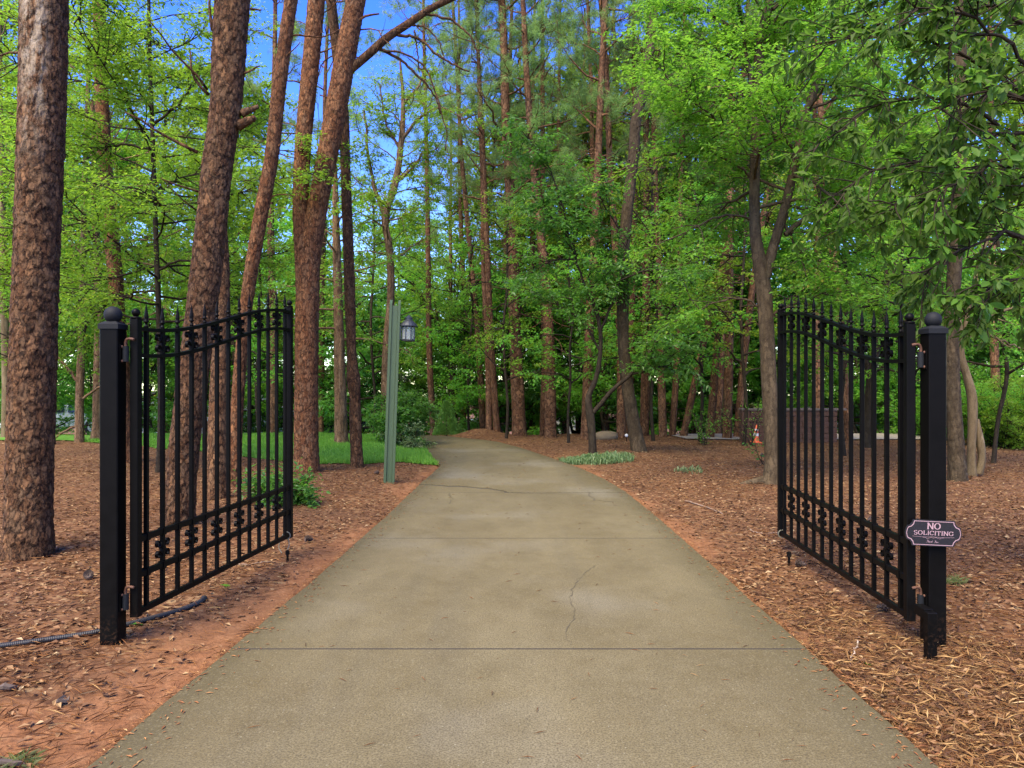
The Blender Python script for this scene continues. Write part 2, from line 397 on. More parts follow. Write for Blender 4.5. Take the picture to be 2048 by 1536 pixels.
LAWN = np.array([(-40, 17.5), (-16, 19.0), (-11.6, 19.4), (-9.2, 18.2), (-8.2, 17.3), (-6.75, 16.4), (-5.25, 15.0), (-4.45, 14.35), (-3.65, 14.05), (-2.78, 14.2), (-2.2, 14.5), (-1.40, 14.1), (-1.35, 13.9)])
def in_lawn(x, y):
    return (y > np.interp(x, LAWN[:, 0], LAWN[:, 1]) + 0.10 * (vnoise(x * 3, y * 3, 3) - 0.5)) & (x < XL(y) - 0.02) & (y < 34)
def gz(x, y):
    x = np.asarray(x, float); y = np.asarray(y, float)
    d_ = ddrive(x, y)
    z = prof(y) - 0.035 + 0.05 * sstep(0.0, 1.2, d_) * 1.0
    rel = 0.11 * (fbm(x * 0.45 + 9, y * 0.45, 3, 2) - 0.45) + 0.035 * (fbm(x * 2.3, y * 2.3, 3, 4) - 0.45)
    z = z + rel * sstep(0.05, 1.5, d_) + 0.022 * (fbm(x * 7, y * 7, 2, 6) - 0.4) * sstep(0.0, 0.3, d_)
    z = np.where(d_ < 0.0, prof(y) - 0.13, z)
    # low mulch mound at the bend
    z = z + 0.24 * np.exp(-(((x + 0.95) / 0.75) ** 2 + ((y - 22.3) / 0.6) ** 2))
    return z
def gz1(x, y): return float(gz(np.array([x]), np.array([y]))[0])

def m_ground():
    m, t, b = mat_new('ground_mulch_clay')
    co = N_(t, 'ShaderNodeNewGeometry').outputs['Position']
    vor = N_(t, 'ShaderNodeTexVoronoi'); vor.inputs['Scale'].default_value = 28; t.links.new(co, vor.inputs['Vector'])
    sepc = N_(t, 'ShaderNodeSeparateColor'); t.links.new(vor.outputs['Color'], sepc.inputs[0])
    chips = ramp(t, sepc.outputs[0], [(0, (0.04554, 0.01998, 0.009029)), (0.35, (0.09761, 0.04327, 0.01806)), (0.7, (0.1366, 0.06657, 0.02909)), (0.93, (0.1887, 0.1065, 0.05016)), (1, (0.2732, 0.1931, 0.0953))])
    n1 = noise(t, co, 1.3, 5).outputs[0]; n2 = noise(t, co, 9, 6, 0.65).outputs[0]; n3 = noise(t, co, 45, 5, 0.65).outputs[0]
    mul = mixc(t, ramp(t, n1, [(0.35, (0, 0, 0)), (0.7, (0.7,) * 3)]), chips, (0.07155, 0.03661, 0.01756))
    mul = mixc(t, ramp(t, n2, [(0.45, (0, 0, 0)), (0.7, (0.5,) * 3)]), mul, (0.1691, 0.08323, 0.03511))
    clay = ramp(t, n2, [(0.25, (0.1257, 0.05289, 0.02189)), (0.5, (0.1996, 0.09028, 0.0377)), (0.75, (0.2661, 0.141, 0.06688))])
    clay = mixc(t, ramp(t, n3, [(0.4, (0, 0, 0)), (0.66, (0.7,) * 3)]), clay, (0.0924, 0.04231, 0.01824))
    clay = mixc(t, ramp(t, n1, [(0.45, (0, 0, 0)), (0.65, (0.5,) * 3)]), clay, (0.1109, 0.05994, 0.02918))
    cf = math_(t, 'ADD', attr(t, 'tint'), math_(t, 'MULTIPLY', math_(t, 'SUBTRACT', n2, 0.5), 1.1))
    cf = math_(t, 'ADD', cf, math_(t, 'MULTIPLY', math_(t, 'SUBTRACT', n3, 0.5), 0.6))
    c = mixc(t, ramp(t, cf, [(0.38, (0, 0, 0)), (0.62, (1, 1, 1))]), mul, clay)
    mf = math_(t, 'ADD', attr(t, 'edge'), math_(t, 'MULTIPLY', math_(t, 'SUBTRACT', n2, 0.5), 1.2))
    c = mixc(t, ramp(t, mf, [(0.45, (0, 0, 0)), (0.7, (0.75,) * 3)]), c, (0.16, 0.14, 0.045))
    t.links.new(c, b.inputs['Base Color']); b.inputs['Roughness'].default_value = 0.95; b.inputs['Specular IOR Level'].default_value = 0.15
    h = math_(t, 'ADD', math_(t, 'MULTIPLY', n3, 0.7), math_(t, 'MULTIPLY', sepc.outputs[1], 0.35))
    bump(t, b, h, 0.7, 0.02)
    return m
def clay_at(x, y):
    d_ = ddrive(x, y)
    n = fbm(x * 0.9, y * 0.55, 4, 21)
    wdt = 0.12 + 2.3 * np.clip(n - 0.3, 0, 1) + 0.4 * sstep(8, 3, y) * (x < 0)
    cl = 1.0 - d_ / wdt + 0.55 * (fbm(x * 2.1 + 4, y * 2.1, 3, 55) - 0.5)
    cl = cl * sstep(17.5, 12.5, y)
    cl = np.where((x > 0) & (y < 4.3), cl - 0.8 * sstep(4.9, 4.0, y), cl)
    cl = np.maximum(cl, 0.9 * np.exp(-(((x + 2.3) / 0.45) ** 2 + ((y - 3.15) / 0.55) ** 2)) + 0.25 * (n - 0.5))
    return np.clip(cl, 0, 1)

def build_ground():
    def axis(lo, dense0, dense1, hi, step, grow):
        a = list(np.arange(dense0, dense1, step)); s_ = step
        while a[-1] < hi: s_ *= grow; a.append(a[-1] + s_)
        s_ = step
        while a[0] > lo: s_ *= grow; a.insert(0, a[0] - s_)
        return np.array(a)
    xs = axis(-260, -5.2, 5.2, 260, 0.07, 1.07); ys = axis(-70, 2.4, 9.0, 420, 0.06, 1.025)
    X, Y = np.meshgrid(xs, ys); Z = gz(X, Y)
    nx, ny = len(xs), len(ys)
    i = (np.arange(ny - 1)[:, None] * nx + np.arange(nx - 1)[None])
    q = np.stack([i, i + 1, i + nx + 1, i + nx], -1).reshape(-1, 4)
    cl = clay_at(X, Y)
    moss = 0.85 * np.exp(-(((X + 2.35) / 0.5) ** 2 + ((Y - 2.95) / 0.35) ** 2)) * (0.4 + fbm(X * 3, Y * 3, 3, 8)) * (X < -1.9)
    g = G(); g.add(np.stack([X, Y, Z], -1), q, a=cl.ravel(), b=moss.ravel())
    g.obj('ground', m_ground(), smooth=True, kind='structure')
build_ground()

# ---- driveway: a sub-base with one object for every slab
def m_concrete():
    m, t, b = mat_new('weathered_concrete')
    co = N_(t, 'ShaderNodeNewGeometry').outputs['Position']
    mp = N_(t, 'ShaderNodeMapping'); mp.inputs['Scale'].default_value = (1.0, 0.45, 1.0); t.links.new(co, mp.inputs[0])
    n1 = noise(t, mp.outputs[0], 0.9, 5, 0.6).outputs[0]; n2 = noise(t, co, 5, 6, 0.65).outputs[0]; n3 = noise(t, co, 120, 3, 0.6).outputs[0]
    n4 = noise(t, mp.outputs[0], 2.6, 4, 0.6).outputs[0]
    c = mixc(t, ramp(t, n1, [(0.36, (0, 0, 0)), (0.62, (1, 1, 1))]), (0.09735, 0.07584, 0.03027), (0.146, 0.1207, 0.05876))
    c = mixc(t, ramp(t, n4, [(0.46, (0, 0, 0)), (0.70, (0.5,) * 3)]), c, (0.0773, 0.06207, 0.02582))
    c = mixc(t, ramp(t, n2, [(0.35, (0, 0, 0)), (0.75, (0.45,) * 3)]), c, (0.1603, 0.1379, 0.07342))
    st = N_(t, 'ShaderNodeMapping'); st.inputs['Scale'].default_value = (2.2, 0.12, 1.0); t.links.new(co, st.inputs[0])
    n5 = noise(t, st.outputs[0], 1.0, 4, 0.6).outputs[0]
    c = mixc(t, ramp(t, n5, [(0.52, (0, 0, 0)), (0.68, (0.35,) * 3)]), c, (0.082, 0.0728, 0.04452))
    n6 = noise(t, co, 0.55, 3, 0.5).outputs[0]
    c = mixc(t, ramp(t, n6, [(0.52, (0, 0, 0)), (0.68, (0.5,) * 3)]), c, (0.19, 0.1789, 0.1325))
    # olive algae along the edges
    ef = math_(t, 'ADD', attr(t, 'edge'), math_(t, 'MULTIPLY', math_(t, 'SUBTRACT', n2, 0.5), 0.9))
    c = mixc(t, ramp(t, ef, [(0.25, (0, 0, 0)), (0.85, (0.85,) * 3)]), c, (0.06586, 0.05287, 0.0187))
    vs = N_(t, 'ShaderNodeTexVoronoi'); vs.inputs['Scale'].default_value = 95; t.links.new(co, vs.inputs['Vector'])
    ss = N_(t, 'ShaderNodeSeparateColor'); t.links.new(vs.outputs['Color'], ss.inputs[0])
    c = mixc(t, ramp(t, ss.outputs[0], [(0.0, (0.35,) * 3), (0.3, (0, 0, 0)), (1, (0, 0, 0))]), c, (0.05727, 0.04598, 0.02003))
    c = mixc(t, ramp(t, ss.outputs[1], [(0.0, (0, 0, 0)), (0.7, (0, 0, 0)), (1, (0.3,) * 3)]), c, (0.2061, 0.1782, 0.09798))
    # aggregate
    v1 = N_(t, 'ShaderNodeTexVoronoi'); v1.inputs['Scale'].default_value = 42; t.links.new(co, v1.inputs['Vector'])
    s1 = N_(t, 'ShaderNodeSeparateColor'); t.links.new(v1.outputs['Color'], s1.inputs[0])
    spot = math_(t, 'MULTIPLY', ramp(t, v1.outputs['Distance'], [(0.14, (1, 1, 1)), (0.24, (0, 0, 0))]), ramp(t, s1.outputs[0], [(0.78, (0, 0, 0)), (0.8, (1, 1, 1))]))
    c = mixc(t, math_(t, 'MULTIPLY', spot, 0.55), c, (0.04009, 0.03448, 0.02226))
    spot2 = math_(t, 'MULTIPLY', ramp(t, v1.outputs['Distance'], [(0.10, (1, 1, 1)), (0.2, (0, 0, 0))]), ramp(t, s1.outputs[1], [(0.9, (0, 0, 0)), (0.91, (1, 1, 1))]))
    c = mixc(t, math_(t, 'MULTIPLY', spot2, 0.7), c, (0.2633, 0.2471, 0.1647))
    c = mixc(t, ramp(t, n3, [(0.38, (0.75,) * 3), (0.56, (0, 0, 0))]), c, (0.04868, 0.04023, 0.0187))
    t.links.new(c, b.inputs['Base Color']); b.inputs['Specular IOR Level'].default_value = 0.3
    t.links.new(math_(t, 'ADD', math_(t, 'MULTIPLY', n2, 0.3), 0.62), b.inputs['Roughness'])
    bump(t, b, math_(t, 'ADD', n3, math_(t, 'MULTIPLY', n2, 0.8)), 0.22, 0.004)
    return m
CONC = m_concrete(); JOINT = m_plain('joint_dirt', (0.02, 0.015, 0.008), 0.95, var=0.5, vscale=10)
drive = link('driveway', None, None, (0, 0, 0), kind='structure')
def slab(poly, dz=0.0, name='slab'):
    """closed polygon (counter-clockwise seen from above) -> slab with eased edges, gridded top through rows"""
    bm = bmesh.new()
    poly = np.asarray(poly, float); n = len(poly)
    vs = [bm.verts.new((x, y, float(prof(y)) + dz)) for x, y in poly]
    f = bm.faces.new(vs)
    r = bmesh.ops.extrude_face_region(bm, geom=[f])
    low = [v for v in r['geom'] if isinstance(v, bmesh.types.BMVert)]
    # the extruded copy becomes the bottom
    for v in low: v.co.z -= 0.11
    bm.normal_update()
    top_edges = [e for e in bm.edges if all(v in vs for v in e.verts)]
    bmesh.ops.bevel(bm, geom=top_edges, offset=0.001, segments=1, affect='EDGES', profile=0.6)
    bmesh.ops.recalc_face_normals(bm, faces=bm.faces)
    tops = [f_ for f_ in bm.faces if f_.normal.z > 0.95 and len(f_.verts) > 5]
    # cut the top into strips so the edge attribute has something to interpolate on
    for k in range(-9, 10):
        x0 = k * 0.2
        geom = list(bm.verts) + list(bm.edges) + list(bm.faces)
        bmesh.ops.bisect_plane(bm, geom=geom, plane_co=(x0 - 0.0001, 0, 0), plane_no=(1, 0, 0))
    me = bpy.data.meshes.new(name); bm.to_mesh(me); bm.free()
    co = np.array([v.co[:] for v in me.vertices])
    e = np.exp(-np.minimum(np.abs(co[:, 0] - XL(co[:, 1])), np.abs(co[:, 0] - XR(co[:, 1]))) / 0.28)
    at = me.attributes.new('edge', 'FLOAT', 'POINT'); at.data.foreach_set('value', e.astype(np.float32))
    me.materials.append(CONC)
    return link(name, me, drive)
J = [-7.95, -4.9, -1.85, 1.2, 4.25, 7.30, 10.36, 13.40, 16.45, 19.5, 22.5, 25.5, 28.5, 32]
GAP = 0.010
CR = np.array([(-1.39, 11.22), (-1.2, 11.20), (-1.02, 11.13), (-0.93, 11.03), (-0.78, 11.06), (-0.6, 10.96), (-0.47, 10.86), (-0.36, 10.84), (-0.25, 10.70), (-0.12, 10.55), (-0.06, 10.36 + GAP)])
for a_, b_ in zip(J[:-1], J[1:]):
    ys = np.linspace(a_ + GAP, b_ - GAP, 31)
    XLs = lambda y: float(XL(y)) + 0.03 * (fbm(np.array([y * 5.0]), np.array([1.5]), 3, 91)[0] - 0.45); XRs = lambda y: float(XR(y)) + 0.03 * (fbm(np.array([y * 5.0]), np.array([7.5]), 3, 92)[0] - 0.45)
    jit = 0.006
    if abs(a_ - 10.36) < 0.01:
        cx = CR.copy(); cx[0, 0] = XLs(cx[0, 1])
        # broken corner piece, sunk a little
        yl = np.linspace(a_ + GAP, cx[0, 1] - 0.012, 10)
        pa = [(x, y - 0.03 - 0.03 * abs(math.sin(x * 23))) for x, y in cx[1:-1]]
        poly = [(XLs(a_ + GAP), a_ + GAP), (cx[-1, 0] - 0.03, a_ + GAP)] + pa[::-1] + [(XLs(y), y) for y in yl[::-1][:-1]]
        slab(poly, -0.006)
        yl2 = np.linspace(cx[0, 1] + 0.012, b_ - GAP, 22)
        poly = [(cx[-1, 0] + 0.02, a_ + GAP)] + [(XRs(y), y) for y in ys] + [(XLs(y), y) for y in yl2[::-1]] + [(x, y + 0.012) for x, y in cx[1:-1]]
        slab(poly, 0.004)
    else:
        poly = [(XLs(ys[0]), ys[0])] + [(XRs(y), y) for y in ys] + [(XLs(y), y) for y in ys[::-1][:-1]]
        slab(poly)
for a_ in J[1:-1]:
    g = G(); xl, xr = float(XL(a_)) + 0.02, float(XR(a_)) - 0.02; z = float(prof(a_))
    box(g, ((xl + xr) / 2, a_, z - 0.0508), (xr - xl, 2 * GAP - 0.0006, 0.10)); g.obj('joint_filler', JOINT, drive)
g = G(); cw = spline(np.c_[CR, np.zeros(len(CR))], 40)[:, :2]; k_ = np.arange(39)
g.add(np.concatenate([np.c_[cw - [0, 0.08], np.full(40, -0.008)], np.c_[cw + [0, 0.03], np.full(40, -0.008)]]), np.stack([k_, k_ + 40, k_ + 41, k_ + 1], -1)); g.obj('crack_filler', JOINT, drive)
def crack(pts, wd, name='crack'):
    pts = np.asarray(pts, float); n = len(pts)
    r_ = np.random.default_rng(int(abs(pts.sum()) * 1000))
    pp = spline(np.c_[pts, np.zeros(n)], n * 6)[:, :2]; pp += r_.normal(0, 0.008, pp.shape)
    ww = wd * (0.35 + r_.random(len(pp))) * np.minimum(1, np.minimum(np.arange(len(pp)), np.arange(len(pp))[::-1]) / 3 + 0.1)
    T = nrm(np.gradient(pp, axis=0)); Nn = np.c_[-T[:, 1], T[:, 0]]
    z = prof(pp[:, 1]) + 0.0035
    v = np.concatenate([np.c_[pp - Nn * ww[:, None] / 2, z], np.c_[pp + Nn * ww[:, None] / 2, z]])
    m = len(pp); i = np.arange(m - 1)
    g = G(); g.add(v, np.stack([i, i + m, i + m + 1, i + 1], -1)); g.obj(name, CRACK, drive)
gp = lambda px, py: ((px - 1024) / FPX * (EYE * FPX / (py - 768)), EYE * FPX / (py - 768))
crack([gp(1140, 1292), gp(1132, 1265), gp(1147, 1235), gp(1142, 1200), gp(1158, 1160), gp(1166, 1152)], 0.006)
crack([gp(903, 984), gp(898, 990), gp(905, 998), gp(896, 1008)], 0.012)
crack([gp(1180, 984), gp(1178, 992), gp(1190, 998), gp(1184, 1003)], 0.012)
crack([gp(1010, 984), gp(1050, 986.5), gp(1100, 988), gp(1160, 988.5)], 0.016)
crack([gp(1192, 1000), gp(1215, 1003), gp(1232, 1004)], 0.010)
crack([gp(1190, 1130), gp(1172, 1145), gp(1166, 1152)], 0.006)
crack([gp(860, 990), gp(840, 985), gp(820, 986)], 0.010)

# side road far right
g = G()
xs = np.linspace(4.6, 60, 40); yc = 20.2 + 0.02 * (xs - 4.6)
v = np.concatenate([np.c_[xs, yc - 0.45, gz(xs, yc - 0.45) + 0.03], np.c_[xs, yc + 2.2, gz(xs, yc + 2.2) + 0.05]])
v[:, 2] = np.maximum(v[:, 2], prof(v[:, 1]) + 0.03)
i = np.arange(39); g.add(v, np.stack([i, i + 1, i + 41, i + 40], -1)); g.obj('side_road', ROADM, kind='structure')

# lawn: turf sheet + blades
def build_lawn():
    xs = np.concatenate([np.arange(-40, -9, 0.5), np.arange(-9, -0.9, 0.06)]); 
    g = G(); rows = 40
    V = []
    for s_ in np.linspace(0, 1, rows) ** 1.5:
        y0 = np.interp(xs, LAWN[:, 0], LAWN[:, 1]); y = y0 + (34 - y0) * s_
        V.append(np.stack([np.minimum(xs, XL(y) - 0.01), y, gz(np.minimum(xs, XL(y) - 0.01), y) + 0.022], -1))
    V = np.array(V); n = len(xs); i = np.arange(rows - 1)[:, None] * n + np.arange(n - 1)[None]
    g.add(V, np.stack([i, i + 1, i + n + 1, i + n], -1).reshape(-1, 4), a=rng.random(rows * n))
    m, t, b = mat_new('turf')
    co = N_(t, 'ShaderNodeNewGeometry').outputs['Position']
    c = ramp(t, noise(t, co, 3, 6, 0.7).outputs[0], [(0.3, (0.05, 0.13, 0.018)), (0.55, (0.09, 0.21, 0.028)), (0.75, (0.15, 0.27, 0.045))])
    t.links.new(c, b.inputs['Base Color']); b.inputs['Roughness'].default_value = 0.8; b.inputs['Specular IOR Level'].default_value = 0.1
    lawn = g.obj('lawn', m, kind='structure')
    n = 150000
    x = rng.uniform(-11, -1.2, n); y = 13.8 + 9 * rng.random(n) ** 1.6
    ok = in_lawn(x, y + 0.04); x, y = x[ok], y[ok]; n = len(x)
    z = gz(x, y) + 0.01; hgt = rng.uniform(0.05, 0.11, n) * (0.7 + 0.6 * vnoise(x * 2, y * 2, 5)); th = rng.uniform(0, 2 * np.pi, n)
    wd = 0.006 + 0.004 * rng.random(n)
    b0 = np.stack([x, y, z], -1); sd = np.stack([np.cos(th), np.sin(th), 0 * th], -1) * wd[:, None]
    tip = b0 + np.stack([rng.normal(0, 0.025, n), rng.normal(0, 0.025, n), hgt], -1)
    v = np.stack([b0 - sd, b0 + sd, tip], 1).reshape(-1, 3)
    g = G(); g.add(v, t=np.arange(3 * n).reshape(-1, 3), a=np.repeat(np.clip(rng.normal(0.45, 0.22, n), 0, 1), 3))
    g.obj('grass', GRASS, kind='stuff', label='short green lawn grass left of the driveway', category='grass')
build_lawn()

# ------------------------------------------------------------------ ground litter (uncountable)
def leaf_quads(g, B, A, Nn, Sz, wr=0.45, fold=0.12, curl=0.1, tint=None, b=1.0):
    A = nrm(A); side = nrm(np.cross(A, Nn)); Nn = np.cross(side, A)
    Sz = np.asarray(Sz)[:, None]
    mid = B + A * Sz * 0.45
    v = np.stack([B, mid - side * Sz * wr / 2 + Nn * Sz * fold, B + A * Sz - Nn * Sz * curl, mid + side * Sz * wr / 2 + Nn * Sz * fold], 1)
    n = len(B); k = np.arange(n)[:, None] * 4
    t = np.concatenate([k + [0, 1, 2], k + [0, 2, 3]], 1).reshape(-1, 3)
    g.add(v.reshape(-1, 3), t=t, a=np.repeat(tint if tint is not None else rng.random(n), 4), b=b)

def scatter(n, y0, y1, pw, xr=0.9):
    y = y0 + (y1 - y0) * rng.random(n) ** pw
    x = (rng.random(n) * 2 - 1) * (y * 0.72 + 0.6)
    return x, y
def build_litter():
    g = G()
    x, y = scatter(110000, 2.5, 24, 1.5)
    d_ = ddrive(x, y); keep = (d_ > 0.03) & ~in_lawn(x, y)
    cl = clay_at(x, y); keep &= rng.random(len(x)) > cl * 1.05 - 0.25 * (vnoise(x * 2.2, y * 2.2, 77) > 0.55)
    dens = 0.35 + 0.65 * vnoise(x * 1.1, y * 1.1, 31); keep &= rng.random(len(x)) < dens * (0.45 + 0.55 * sstep(4.0, 6.0, y) + 0.3 * (x > 0))
    x, y = x[keep], y[keep]; n = len(x)
    th = rng.uniform(0, 2 * np.pi, n)
    A = np.stack([np.cos(th), np.sin(th), rng.normal(0.05, 0.22, n)], -1)
    Nn = np.stack([rng.normal(0, 0.3, n), rng.normal(0, 0.3, n), np.ones(n)], -1)
    B = np.stack([x, y, gz(x, y) + rng.uniform(0.003, 0.018, n)], -1)
    tint = np.clip(rng.normal(0.45, 0.22, n), 0, 0.92)
    leaf_quads(g, B, A, Nn, rng.uniform(0.02, 0.06, n), 0.5, 0.10, 0.12, tint)
    g.obj('leaf_litter', LITTER, kind='stuff', label='brown fallen leaves and bark bits covering the ground', category='leaf litter')
    # pine straw needles
    g = G()
    x, y = scatter(52000, 2.5, 15, 1.5)
    d_ = ddrive(x, y); keep = (d_ > 0.0) & ~in_lawn(x, y) & (rng.random(len(x)) > clay_at(x, y) * 0.8) & (rng.random(len(x)) < 0.3 + vnoise(x * 0.8, y * 0.8, 41))
    x, y = x[keep], y[keep]; n = len(x)
    th = rng.uniform(0, 2 * np.pi, n); L = rng.uniform(0.06, 0.16, n)
    A = np.stack([np.cos(th), np.sin(th), rng.normal(0.0, 0.08, n)], -1)
    B = np.stack([x, y, gz(x, y) + rng.uniform(0.006, 0.025, n)], -1)
    leaf_quads(g, B, A, np.tile([0, 0, 1.0], (n, 1)) + rng.normal(0, 0.2, (n, 3)), L, 0.028, 0.01, 0.06, np.clip(rng.normal(0.45, 0.25, n), 0, 1))
    g.obj('pine_straw', STRAW, kind='stuff', label='reddish pine needles strewn over the clay and mulch', category='pine straw')
    # shredded wood mulch, bottom right
    g = G(); n = 46000
    x = rng.uniform(1.6, 3.6, n); y = 2.4 + 3.2 * rng.random(n)
    wgt = sstep(5.2, 3.6, y + 0.5 * (x - 2.4) + 1.2 * (fbm(x * 1.5, y * 1.5, 3, 17) - 0.45))
    keep = (ddrive(x, y) > 0.015) & (rng.random(n) < wgt); x, y = x[keep], y[keep]; n = len(x)
    th = rng.normal(0.5, 1.0, n); L = 0.015 + 0.095 * rng.random(n) ** 3.0
    A = np.stack([np.cos(th), np.sin(th), rng.normal(0.02, 0.16, n)], -1)
    B = np.stack([x, y, gz(x, y) + rng.uniform(0.0, 0.035, n)], -1)
    leaf_quads(g, B, A, np.tile([0, 0, 1.0], (n, 1)) + rng.normal(0, 0.5, (n, 3)), L, 0.10, 0.02, 0.06, np.clip(rng.normal(0.40, 0.26, n), 0, 1))
    g.obj('shredded_mulch', CHIP, kind='stuff', label='golden shredded wood mulch beside the right gate post', category='mulch')
    # thin scatter of needles and crumbs on the concrete margins
    g = G(); n = 2600
    y = 2.6 + 14 * rng.random(n) ** 1.6; sd = rng.random(n) < 0.5; off = -0.03 + 0.22 * rng.random(n) ** 3.2
    x = np.where(sd, XL(y) + off, XR(y) - off); th = rng.uniform(0, 6.28, n)
    leaf_quads(g, np.stack([x, y, prof(y) + 0.004], -1), np.stack([np.cos(th), np.sin(th), 0 * th + 0.03], -1), np.tile([0, 0, 1.0], (n, 1)), rng.uniform(0.01, 0.045, n), 0.25, 0.05, 0.05, np.clip(rng.normal(0.45, 0.25, n), 0, 1))
    g.obj('needle_crumbs', STRAW, kind='stuff', label='stray needles and crumbs along the concrete margins', category='debris')
    g = G(); n = 420
    y = 2.7 + 17 * rng.random(n) ** 1.4; x = XL(y) + (XR(y) - XL(y)) * rng.random(n); th = rng.uniform(0, 6.28, n); big = rng.random(n) < 0.3
    leaf_quads(g, np.stack([x, y, prof(y) + 0.006], -1), np.stack([np.cos(th), np.sin(th), 0.04 + 0 * th], -1), np.array([0, 0, 1.0]) + rng.normal(0, 0.15, (n, 3)), np.where(big, rng.uniform(0.012, 0.03, n), rng.uniform(0.03, 0.08, n)), 0.05, 0.03, 0.05, np.clip(rng.normal(0.4, 0.3, n), 0, 1))
    g.obj('drive_needles', STRAW, kind='stuff', label='scattered dry needles lying on the concrete driveway', category='debris')
    # weeds, bottom left
    g = G()
    for cx, cy_, k in ((-2.55, 3.15, 160), (-2.42, 3.35, 120), (-1.98, 2.98, 90), (-2.3, 2.85, 140), (-2.1, 2.72, 80), (-2.62, 2.9, 120), (3.3, 5.6, 120), (1.75, 2.62, 60)):
        th = rng.uniform(0, 6.28, k); r_ = 0.09 * rng.random(k) ** 0.6
        x = cx + r_ * np.cos(th); y = cy_ + r_ * np.sin(th); t2 = rng.uniform(0, 6.28, k)
        A = np.stack([np.cos(t2) * 0.8, np.sin(t2) * 0.8, rng.uniform(0.3, 1.1, k)], -1)
        leaf_quads(g, np.stack([x, y, gz(x, y)], -1), A, np.stack([-np.cos(t2), -np.sin(t2), 0.8 + 0 * t2], -1), rng.uniform(0.03, 0.09, k), 0.08, 0.01, 0.25)
    g.obj('weed_grass', WEED, kind='stuff', label='small pale weed tufts in the clay at lower left', category='weeds')
build_litter()

# ------------------------------------------------------------------ gate
def ribbon(g, path, wdt, thk, a=0.0):
    """flat bar bent along a path in the local x-z plane; wdt along local y, thk in plane"""
    path = np.asarray(path, float); n = len(path)
    T = nrm(np.gradient(path, axis=0)); Nn = np.c_[-T[:, 1], T[:, 0]]
    o = path + Nn * thk / 2; i_ = path - Nn * thk / 2
    v = []
    for P2 in (o, i_):
        for y in (-wdt / 2, wdt / 2): v.append(np.c_[P2[:, 0], np.full(n, y), P2[:, 1]])
    v = np.concatenate(v); k = np.arange(n - 1); q = []
    for a_, b_ in ((0, 1), (1, 3), (3, 2), (2, 0)):
        q.append(np.stack([k + a_ * n, k + b_ * n, k + b_ * n + 1, k + a_ * n + 1], -1))
    q.append(np.array([[0, 2 * n, 3 * n, n], [n - 1, 2 * n - 1, 4 * n - 1, 3 * n - 1]]))
    g.add(v, np.concatenate(q), a=a)

def scroll_mesh():
    g = G()
    for sx in (-1, 1):
        for sz in (-1, 1):
            # stem leaves the picket, runs up/down and curls outwards
            ph = np.linspace(0, 1, 30)
            r_ = 0.0265 * (1 - 0.62 * ph); an = -np.pi * 0.95 + ph * 2 * np.pi * 1.25
            cx, cz = 0.047, 0.036
            sp = np.c_[cx + r_ * np.cos(an), cz - r_ * np.sin(an) * -1]
            sp = np.c_[cx + r_ * np.cos(np.pi - ph * 2 * np.pi * 1.2), cz + r_ * np.sin(np.pi - ph * 2 * np.pi * 1.2) * -1]
            stem = np.c_[np.linspace(0.014, sp[0, 0], 6)[:-1], np.linspace(0.0, sp[0, 1], 6)[:-1]]
            pth = np.concatenate([stem, sp]) * [sx, sz]
            ribbon(g, pth, 0.020, 0.0045)
    box(g, (0, 0, 0), (0.030, 0.030, 0.014))
    return g.mesh('scroll', BLACK)
SCROLL = scroll_mesh()
def spear_mesh():
    g = G()
    lathe(g, [(0.0001, 0.0), (0.013, 0.0), (0.013, 0.010), (0.008, 0.014), (0.008, 0.026), (0.017, 0.032), (0.017, 0.038), (0.009, 0.044), (0.013, 0.056), (0.0135, 0.066), (0.009, 0.092), (0.004, 0.125), (0.0006, 0.148)], seg=8)
    return g.mesh('spear_point', BLACK, True)
SPEAR = spear_mesh()
def stile_ball_mesh():
    g = G()
    lathe(g, [(0.0001, 0), (0.030, 0), (0.030, 0.007), (0.014, 0.012), (0.011, 0.016)], seg=16); ball(g, (0, 0, 0.035), 0.0245, 16, 10)
    return g.mesh('ball_finial', BLACK, True)
SBALL = stile_ball_mesh()

